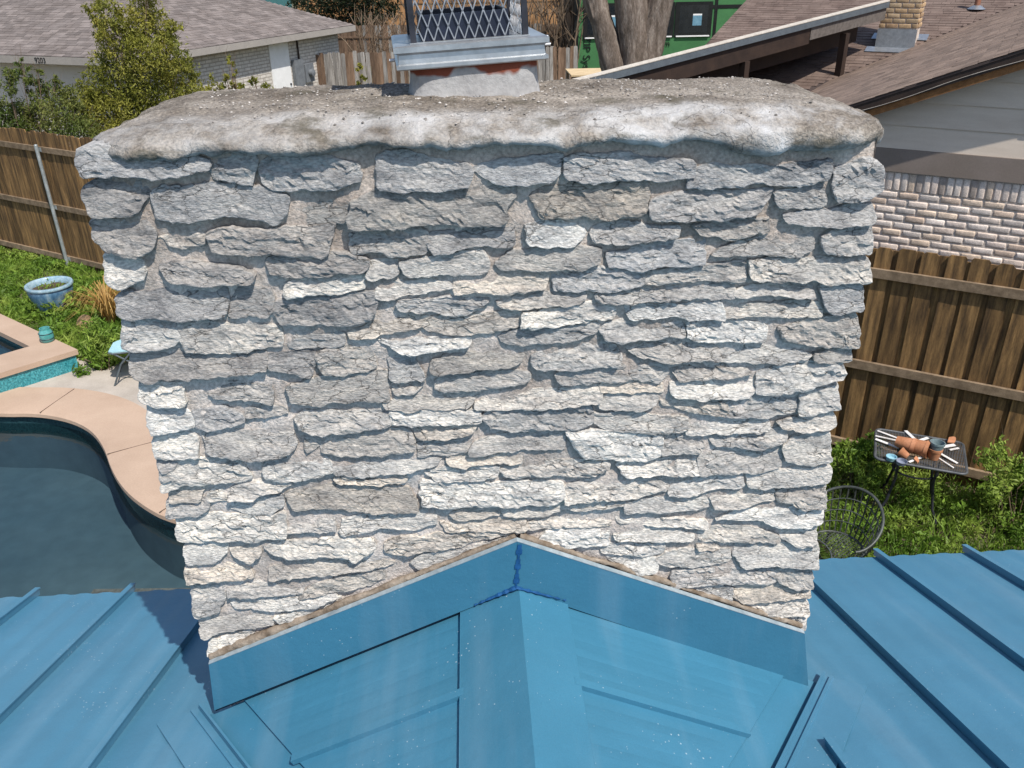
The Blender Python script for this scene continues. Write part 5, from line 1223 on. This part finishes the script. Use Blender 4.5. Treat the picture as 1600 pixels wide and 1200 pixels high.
for (x, y, r) in ((500, 20, 1.3), (530, 5, 1.3), (560, 22, 1.3), (585, 5, 1.2), (600, 18, .9), (515, 40, .9), (550, 42, .9), (490, -10, 1.2), (545, -25, 1.5), (590, -30, 1.3), (575, 40, .8)):
    p = pp(x, y, 50); cl.append((p.x, p.y+random.uniform(-1, 1), p.z, r))
bush('dark_juniper_tree', 'dark shaggy evergreen tree behind the brown plank fence', 'tree', (pp(545, 40, 50).x, 50, 0), cl, 6500, .26, .30, m_dleaf, upw=-.3, twigs=4)

# ------------------------------------------------------------------ weeds and grass in the yard (uncountable: stuff)
def inside(P, x, y):
    c = False; n = len(P)
    for i in range(n):
        x0, y0 = P[i][0], P[i][1]; x1, y1 = P[i-1][0], P[i-1][1]
        if (y0 > y) != (y1 > y) and x < (x1-x0)*(y-y0)/(y1-y0)+x0: c = not c
    return c
spa_poly = [tuple(sp(x, y, 0))[:2] for x, y in out_]
fo = Vector((FO.x, FO.y)); fn2 = Vector((FN.x, FN.y))
def yard_pts(n, x0, x1, y0, y1, thr, scale=.9, seed=0):
    P = []; tries = 0
    while len(P) < n and tries < n*6:
        tries += 1; x, y = random.uniform(x0, x1), random.uniform(y0, y1)
        if (Vector((x, y))-fo).dot(fn2) < .02: continue
        if y < 2.9 or inside(pat_out, x, y) or inside(spa_poly, x, y): continue
        if mn.fractal(Vector((x*scale, y*scale, seed)), 1, 2, 3) < thr and random.random() < .85: continue
        P.append((x, y))
    return np.array(P)
def weeds(label, P, hmax, ln, wd, mat, per=3, tall=None, nm='weeds'):
    P = P[rng.integers(0, len(P), len(P)*per)]+rng.normal(size=(len(P)*per, 2))*.03
    hn = np.array([.35+.65*max(0, min(1, .5+mn.fractal(Vector((x*1.1, y*1.1, 3.3)), 1, 2, 3))) for x, y in P])
    z = hmax*hn*rng.random(len(P))**.7
    C = np.column_stack([P, z+.012]); D = rng.normal(size=(len(P), 3)); D[:, 2] = np.abs(D[:, 2])*.8+.15
    l = ln*np.clip(rng.lognormal(-.1, .5, len(P)), .35, 2.6); V, F = leaves(C, D, l, l*wd*rng.uniform(.5, 1.5, len(P)))
    o = mk(nm, np_mesh(nm, V, F), mat); return tag(o, label, 'weeds', None, 'stuff')
def blades(label, P, h, mat, nm='grass'):
    n = len(P); a = rng.random(n)*6.283; hh = h*rng.uniform(.5, 1.3, n); wv = .004+.004*rng.random(n); lean = rng.normal(size=(n, 2))*.45
    dx = np.column_stack([np.cos(a), np.sin(a)])*wv[:, None]; b = np.column_stack([P, np.zeros(n)]); t = b.copy(); t[:, :2] += lean*hh[:, None]; t[:, 2] += hh
    m_ = b.copy(); m_[:, :2] += lean*hh[:, None]*.35; m_[:, 2] += hh*.6
    d3 = np.column_stack([dx, np.zeros(n)]); V = np.stack([b-d3, b+d3, m_+d3*.8, t, m_-d3*.8], 1).reshape(-1, 3)
    F = np.arange(5*n).reshape(n, 5); o = mk(nm, np_mesh(nm, V, F), mat); return tag(o, label, 'grass', None, 'stuff')
random.seed(5)
weeds('lush green weeds between the pool and the left fence', yard_pts(22000, -12.5, -3.0, 9.6, 17.5, -.2), .20, .058, .42, m_grass, 3)
weeds('bright green weeds on the ground right of the chimney', yard_pts(18000, 2.0, 7.5, 3.4, 8.2, -.18, 1.4, 2), .18, .040, .42, m_grass, 3)
weeds('green weeds in the yard behind the chimney', yard_pts(4500, -3.0, 2.0, 8.2, 12.5, -.1), .16, .07, .4, m_grass, 2)
blades('long green grass blades in the left yard', yard_pts(15000, -12.5, -3.0, 9.6, 17.5, -.6), .17, m_grass)
blades('long green grass blades in the right yard', yard_pts(13000, 2.0, 7.5, 3.4, 8.2, -.6, 1.4, 2), .15, m_grass)
weeds('dry leaf litter on the right yard ground', yard_pts(5000, 2.0, 7.5, 3.4, 8.2, -.9), .012, .05, .45, m_dry, 1, nm='leaf_litter')
random.seed(6)
# taller leafy plants against the right fence and one by the patio
for i, (x, y, hgt, r, lab) in enumerate(((1320, 735, .55, .30, 'leafy green plant at the fence foot left of the metal table'), (1575, 800, .75, .42, 'tall bushy weed at the right edge before the fence'), (1560, 750, .7, .3, 'upright weed clump right of the metal table'), (1345, 760, .35, .28, 'low leafy weed below the metal table'))):
    p = gz(x, y, .15); cl = [(p.x+random.uniform(-r, r), p.y+random.uniform(-r, r)*.6, random.uniform(.1, hgt), r*.45) for _ in range(9)]
    cl = [c for c in cl if (Vector((c[0], c[1]))-fo).dot(fn2) > c[3]*.9] or [(p.x, p.y-.3, .25, .2)]
    bush('weed_plant', lab, 'plant', (p.x, p.y-.1, 0), cl, 2600, .050, .45, m_grass, 'leafy weeds by the right fence', upw=.4, stem=.16)
p = gz(158, 570, .1); bush('weed_plant', 'bushy green weed at the edge of the patio by the folding chair', 'plant', (p.x, p.y, 0), [(p.x-.2, p.y, .15, .22), (p.x+.2, p.y+.1, .3, .3), (p.x+.1, p.y+.3, .2, .3), (p.x-.1, p.y+.35, .35, .25)], 2200, .085, .3, m_grass, stem=.2)
p = gz(88, 480, .1); bush('weed_plant', 'broad leaved green weed before the blue planter', 'plant', (p.x, p.y, 0), [(p.x-.1, p.y, .2, .22), (p.x+.25, p.y, .25, .25), (p.x+.15, p.y-.25, .15, .25), (p.x-.2, p.y-.2, .12, .2)], 1700, .10, .45, m_grass, stem=.2)
# dry ornamental grass
p = gz(176, 512, 0); dg = empty('dry_fountain_grass', p, 'golden dry ornamental grass clump by the left edge of the chimney', 'plant')
tb = MB()
for k in range(230):
    a = random.uniform(0, 6.28); h = random.uniform(.9, 1.5); sp_ = random.uniform(.15, .75); w_ = random.uniform(.007, .014)
    q = [p+Vector((math.cos(a)*sp_*t_**1.3, math.sin(a)*sp_*t_**1.3, h*(t_-.62*t_**2.6))) for t_ in (0, .25, .5, .75, 1)]
    dd = Vector((-math.sin(a), math.cos(a), 0))*w_
    tb.add([x for j, v in enumerate(q) for x in (v-dd*(1-.2*j), v+dd*(1-.2*j))], [(2*j, 2*j+1, 2*j+3, 2*j+2) for j in range(4)])
tb.build('blades', m_straw, dg)

# ------------------------------------------------------------------ things in the left yard
m_soil = M('potting_soil', (.05, .032, .02), (.10, .07, .045), 25, .95, .01, 60)
m_glaze = M('blue_glaze', (.04, .10, .18), (.24, .33, .38), 9, .18, spec=.6, fine=.1, c3=(.09, .18, .27), stretch=(1, 1, .5))
m_glazeR = M('pale_blue_glaze', (.20, .33, .41), (.36, .47, .52), 14, .2, spec=.6)
pc_ = gz(76, 443, .50); PFm = Frame((pc_.x, pc_.y, 0), (1, 0, 0), (0, 1, 0))
pl = empty('glazed_planter', (pc_.x, pc_.y, 0), 'large blue glazed planter of soil in the weeds by the left fence', 'planter')
MB().lathe([(.19, 0), (.20, .02), (.27, .18), (.315, .34), (.325, .42), (.312, .455)], 36, PFm).build('body', m_glaze, pl, smooth=50)
MB().lathe([(.312, .456), (.338, .465), (.345, .485), (.335, .505), (.300, .508), (.285, .495), (.280, .40)], 36, PFm).build('rim', m_glazeR, pl, smooth=50)
b = MB(); n = 24; b.v = [tuple(PFm(.279*math.cos(6.283*k/n)*r_, .279*math.sin(6.283*k/n)*r_, .415+.02*mn.noise(Vector((k*.7, r_*5, 1))))) for r_ in (1, .6, .2) for k in range(n)]
for r_ in range(2):
    for k in range(n): b.f.append((r_*n+k, r_*n+(k+1) % n, (r_+1)*n+(k+1) % n, (r_+1)*n+k))
b.f.append(tuple(2*n+k for k in range(n))); b.build('soil', m_soil, pl, smooth=60)
cc = np.column_stack([rng.normal(size=(60, 2))*.09+np.array([pc_.x, pc_.y]), .43+rng.random(60)*.07]); V, F = leaves(cc, rng.normal(size=(60, 3))+[0, 0, .6], .05, .02); mk('sprouts', np_mesh('sprouts', V, F), m_grass, pl)
vz = gz(75, 533, SH); m_vase = M('turquoise_glaze', (.05, .25, .24), (.12, .36, .34), 12, .2, spec=.6)
vs = empty('turquoise_jar', (vz.x, vz.y, SH), 'small turquoise glazed jar standing on the spa coping', 'jar'); VF = Frame((vz.x, vz.y, SH), (1, 0, 0), (0, 1, 0))
MB().lathe([(0, .0), (.07, 0), (.085, .02), (.092, .08), (.088, .13), (.07, .165), (.062, .18), (.066, .195), (.055, .195), (.05, .15)], 24, VF).build('body', m_vase, vs, smooth=50)
for z_ in (.045, .12): MB().lathe([(.091, z_), (.0955, z_+.006), (.091, z_+.012)], 24, VF).build('band', m_tile, vs)
p = gz(141, 516, 0); cp = empty('clay_pot', p, 'tan clay pot tipped over beside the dry grass', 'pot'); m_clay = M('terracotta', (.33, .135, .06), (.46, .21, .11), 8, .85, .001, 60, rnd=.1, fine=.12)
m_tan = M('tan_clay', (.27, .17, .085), (.36, .24, .13), 8, .9)
ax = Vector((-.3, -.75, .55)).normalized(); sx1 = ax.cross(Vector((0, 0, 1))).normalized(); TF = Frame(p+Vector((0, 0, .10)), sx1, ax.cross(sx1), ax)
MB().lathe([(.0, -.1), (.07, -.1), (.11, .05), (.125, .055), (.125, .10), (.02, .098), (.018, .09), (0, .09)], 24, TF).build('body', m_tan, cp, smooth=50)
MB().lathe([(.0, .0985), (.016, .0985), (.016, .1)], 12, TF).build('drain_hole', m_dark, cp)
# folding chair
m_ltblue = M('pale_blue_enamel', (.32, .52, .56), (.38, .58, .62), 5, .45)
m_frame = M('grey_chair_frame', (.07, .085, .095), (.10, .12, .13), 8, .5)
fcz = gz(183, 598, 0); fr_ = R_(12); FC = Frame((fcz.x+.20, fcz.y+.14, 0), (math.cos(fr_), math.sin(fr_), 0), (-math.sin(fr_), math.cos(fr_), 0))
fc = empty('folding_chair', FC(0, 0, 0), 'pale blue folding chair with grey frame standing on the patio', 'chair')
b = MB(); P = [(-.22, -.16), (-.20, .12), (-.12, .21), (.12, .21), (.20, .12), (.22, -.16), (.17, -.20), (-.17, -.20)]
b.prism([FC(x, y, .455) for x, y in P], (0, 0, .022)).build('seat', m_ltblue, fc)
MB().tube([FC(x, y, .452) for x, y in P], .013, 6, True).build('seat_frame', m_frame, fc)
for y in (-.205,): pass
b = MB().prism([FC(.25, -.19, .62), FC(.25, .19, .62), FC(.29, .19, .82), FC(.29, -.19, .82)], FC.x*.018).build('backrest', m_ltblue, fc)
for y in (-.21, .21):
    MB().tube([FC(-.24, y, .0), FC(-.10, y, .30), FC(.19, y, .60), FC(.30, y, .85)], .012, 8).build('leg', m_frame, fc, smooth=50)
    MB().tube([FC(.26, y*.93, .0), FC(.05, y*.93, .28), FC(-.16, y*.93, .45)], .012, 8).build('leg', m_frame, fc, smooth=50)
MB().tube([FC(-.18, -.205, .13), FC(-.18, .205, .13)], .009, 6).build('stretcher', m_frame, fc)

# ------------------------------------------------------------------ things in the right yard
TZ = .72; tu = Vector((.905, -.425, 0)); tv = Vector((.425, .905, 0)); TC = Vector((4.115, 6.49, 0)); TFm = Frame(TC, tu, tv)
tb_ = empty('mesh_garden_table', TC, 'grey metal mesh garden table covered with pots by the right fence', 'table')
hw, hd = .385, .295; rc = .06
def rrect(hw, hd, rc, z, k=6):
    P = []
    for cx, cy, a0 in ((hw-rc, hd-rc, 0), (-hw+rc, hd-rc, 90), (-hw+rc, -hd+rc, 180), (hw-rc, -hd+rc, 270)):
        for i in range(k): a = R_(a0+90*i/(k-1)); P.append(TFm(cx+rc*math.cos(a), cy+rc*math.sin(a), z))
    return P
m_tabm = M('grey_table_metal', (.075, .08, .085), (.13, .135, .14), 10, .5, metal=.3)
MB().tube(rrect(hw, hd, rc, TZ-.012), .013, 8, True).build('rim', m_tabm, tb_, smooth=60)
b = MB()
for k in range(56):
    x = -hw+.012+(2*hw-.024)*k/55; yy = hd-.008-max(0, rc-(hw-abs(x)))*.6; b.bar(TFm(x, -yy, TZ-.006), TFm(x, yy, TZ-.006), .006, .004)
b.build('mesh_top', m_tabm, tb_)
b = MB()
for k in range(9): y = -hd+.03+(2*hd-.06)*k/8; b.bar(TFm(-hw+.008, y, TZ-.011), TFm(hw-.008, y, TZ-.011), .005, .004)
b.build('cross_wires', m_tabm, tb_)
for sx_, sy_ in ((-1, -1), (1, -1), (1, 1), (-1, 1)):
    MB().tube([TFm(sx_*.17, sy_*.13, TZ-.025), TFm(sx_*.16, sy_*.12, .45), TFm(sx_*.20, sy_*.16, .2), TFm(sx_*.29, sy_*.22, 0)], .013, 8).build('leg', m_black, tb_, smooth=60)
MB().tube([TFm(.2*math.cos(a), .155*math.sin(a), .50) for a in [6.283*k/20 for k in range(20)]], .009, 6, True).build('brace_ring', m_black, tb_)
def pot_prof(r1, r0, h, lip=.02): return [(0, 0), (r0, 0), (r1*.94, h-lip), (r1, h-lip), (r1, h), (r1*.88, h), (r0*.85, .012), (0, .012)]
def pot(name, label, P, ax, r1, r0, h, mat, group='pots on the mesh table', up_off=0):
    ax = Vector(ax).normalized(); sx1 = ax.cross(Vector((.3, .8, .1))).normalized(); F = Frame(P, sx1, ax.cross(sx1), ax)
    o = MB().lathe(pot_prof(r1, r0, h, h*.2), 28, F).build(name, mat, None, smooth=40); return tag(o, label, 'pot', group)
tp = lambda x, y, dz=0: gz(x, y, TZ+dz)
a1 = (tp(1440, 702)-tp(1395, 698)); a1.z = 0; a1.normalize(); a1 = (a1+Vector((-.05, -.55, 0))).normalized()
p0 = tp(1398, 700); pot('terracotta_pot', 'rear terracotta pot lying nested inside the larger one on the mesh table', p0+Vector((0, 0, .078)), a1, .072, .048, .17, m_clay)
p1 = p0+a1*.12; pot('terracotta_pot', 'largest terracotta pot lying on its side with white clods in its mouth', p1+Vector((0, 0, .083)), a1, .082, .058, .165, m_clay)
q = p1+a1*.125+Vector((0, 0, .04)); m_chalk = M('white_chalky_clod', (.62, .56, .50), (.80, .76, .70), 20, .95, .004, 60)
o = MB().add([tuple(q+Vector(((random.random()-.5)*.07, (random.random()-.5)*.07, (random.random()-.5)*.05))) for _ in range(14)], [(i, (i+3) % 14, (i+7) % 14) for i in range(14)]).build('chalky_clods', m_chalk); tag(o, 'white chalky clods inside the mouth of the largest terracotta pot', 'clods')
pot('terracotta_pot', 'small terracotta pot tipped in front of the lying pots', tp(1418, 714, .03), (-.55, .55, .35), .045, .032, .085, m_clay)
pz_ = tp(1458, 716); pot('terracotta_pot', 'upright terracotta pot carrying a blue grey pot', pz_, (0, 0, 1), .064, .045, .11, m_clay)
m_bgrey = M('blue_grey_glaze', (.12, .17, .18), (.18, .24, .25), 10, .4)
pot('blue_grey_pot', 'blue grey pot stacked in the upright terracotta pot', pz_+Vector((.004, .0, .075)), (.06, .04, 1), .066, .05, .095, m_bgrey)
m_cupb = M('sky_blue_glaze', (.22, .42, .50), (.32, .52, .58), 10, .25); m_cupn = M('navy_glaze', (.03, .04, .07), (.24, .27, .34), 10, .3)
pot('glazed_cup', 'low pale blue glazed dish at the front left corner of the mesh table', tp(1392, 718), (0, 0, 1), .048, .04, .035, m_cupb)
pot('glazed_cup', 'low navy glazed dish beside the pale blue one on the mesh table', tp(1408, 725), (0, 0, 1), .05, .04, .035, m_cupn)
# shards
for i, (x, y, r, rz) in enumerate(((1483, 690, .07, .3), (1432, 722, .05, 1.2))):
    c = tp(x, y, .012); F = Frame(c, (math.cos(rz), math.sin(rz), 0), (-math.sin(rz), math.cos(rz), .35), (0, 0, 1)); b = MB()
    pts = [F(r*math.cos(t), r*.5*math.sin(t), .02*math.cos(t*1.0)**2) for t in [R_(-70+20*k) for k in range(8)]]+[F(-r*.4, -r*.1, 0)]
    o = b.prism(pts, (0, 0, .012)).build('pot_shard', m_clay); tag(o, ['curved terracotta shard at the right rear of the mesh table', 'pale edged terracotta shard at the front of the mesh table'][i], 'shard')
m_slat = M('white_wood_strip', (.60, .57, .53), (.74, .71, .67), 8, .7, rnd=.06)
SL_ = [((1371, 673), (1422, 692), .024, 'long white strip at the rear left of the mesh table'), ((1368, 681), (1400, 688), .02, 'thin white strip second from the left rear of the table'), ((1368, 686), (1405, 700), .03, 'broad white strip nearest the left edge of the table'),
       ((1415, 673), (1432, 689), .032, 'wide white strip pointing to the rear of the table'), ((1432, 690), (1450, 684), .03, 'short white strip behind the large pot'), ((1441, 693), (1460, 692), .018, 'narrow white strip between the large pot and the blue grey pot'),
       ((1470, 699), (1492, 695), .036, 'wide white strip right of the blue grey pot'), ((1484, 703), (1498, 700), .02, 'short white strip at the right edge of the table'), ((1468, 708), (1496, 724), .026, 'white strip slanting to the right front corner'), ((1464, 714), (1490, 731), .014, 'thin white strip at the right front of the table'), ((1420, 722), (1441, 714), .02, 'white strip in front of the large lying pot')]
for k, (A_, B_2, wd, lab) in enumerate(SL_):
    a, b_ = tp(*A_, .006+.007*(k % 3)), tp(*B_2, .006+.007*((k+1) % 3)); o = MB().bar(a, b_, wd, .006).build('wood_strip', m_slat); tag(o, lab, 'wood strip', 'white strips on the mesh table')
# barrel-back wire chair
cz = gz(1312, 826, .62); rot = R_(38); CFm = Frame((cz.x, cz.y, 0), (math.cos(rot), math.sin(rot), 0), (-math.sin(rot), math.cos(rot), 0))
wc = empty('wire_garden_chair', (cz.x, cz.y, 0), 'dark wire garden chair with rounded barrel back right of the chimney', 'chair')
m_chair = M('grey_green_chair_metal', (.05, .055, .05), (.10, .11, .10), 12, .45, metal=.3)
def back_pt(t):       # t in [-1,1] round the rear; highest in the middle
    a = t*R_(128); return CFm(.31*math.cos(a), .31*math.sin(a), .62+.24*max(0, math.cos(a*.72))**1.5)
MB().tube([back_pt(-1+2*k/40) for k in range(41)], .013, 8).build('back_rail', m_chair, wc, smooth=60)
seat_ring = [CFm(.22*math.cos(a), .22*math.sin(a), .43) for a in [6.283*k/28 for k in range(28)]]
MB().tube(seat_ring, .010, 8, True).build('seat_ring', m_chair, wc, smooth=60)
for k in range(19):
    t = -.78+1.56*k/18; a = t*R_(128); q = CFm(.22*math.cos(a), .22*math.sin(a), .43); p = back_pt(t); m_ = q.lerp(p, .5)+(CFm(.04*math.cos(a), .04*math.sin(a), 0)-CFm(0, 0, 0))*.4
    MB().tube([q, m_, p], .0065, 5).build('back_wire', m_chair, wc)
for f_ in (.25, .5, .75):
    MB().tube([CFm(.22*math.cos(t*R_(128)), .22*math.sin(t*R_(128)), .43).lerp(back_pt(t), f_) for t in [-.8+1.6*k/24 for k in range(25)]], .005, 5).build('back_hoop', m_chair, wc)
b = MB()
for k in range(15):
    y = -.2+.4*k/14; x = math.sqrt(max(.0004, .0478-y*y)); b.tube([CFm(-x, y, .431), CFm(x, y, .431)], .0035, 4); b.tube([CFm(y, -x, .433), CFm(y, x, .433)], .0035, 4)
b.build('seat_mesh', m_chair, wc)
for sx_, sy_ in ((-1, -1), (-1, 1), (1, -1), (1, 1)):
    MB().tube([CFm(sx_*.15, sy_*.15, .43), CFm(sx_*.17, sy_*.18, .2), CFm(sx_*.22, sy_*.22, 0)], .011, 8).build('leg', m_chair, wc, smooth=60)
# clear round table top edge beside the chair
gt = gz(1248, 862, .70); m_gl = bpy.data.materials.new('clear_glass'); m_gl.use_nodes = True; gbs = m_gl.node_tree.nodes['Principled BSDF']
gbs.inputs['Transmission Weight'].default_value = 1; gbs.inputs['Roughness'].default_value = .03; gbs.inputs['IOR'].default_value = 1.45; gbs.inputs['Base Color'].default_value = (.85, .93, .9, 1)
g_ = empty('glass_table', (gt.x, gt.y, 0), 'round clear glass table half hidden behind the right edge of the chimney', 'table'); GF = Frame((gt.x, gt.y, .70), (1, 0, 0), (0, 1, 0))
MB().lathe([(0, 0), (.235, 0), (.24, .004), (.235, .008), (0, .008)], 40, GF).build('glass_top', m_gl, g_, smooth=40)
MB().tube([GF(.243*math.cos(a), .243*math.sin(a), .004) for a in [6.283*k/40 for k in range(40)]], .006, 6, True).build('rim', m_tabm, g_)
for k in range(3):
    a = 2.1*k+.4; MB().tube([GF(.18*math.cos(a), .18*math.sin(a), -.002), GF(.1*math.cos(a), .1*math.sin(a), -.35), GF(.2*math.cos(a), .2*math.sin(a), -.70)], .010, 8).build('leg', m_chair, g_, smooth=60)
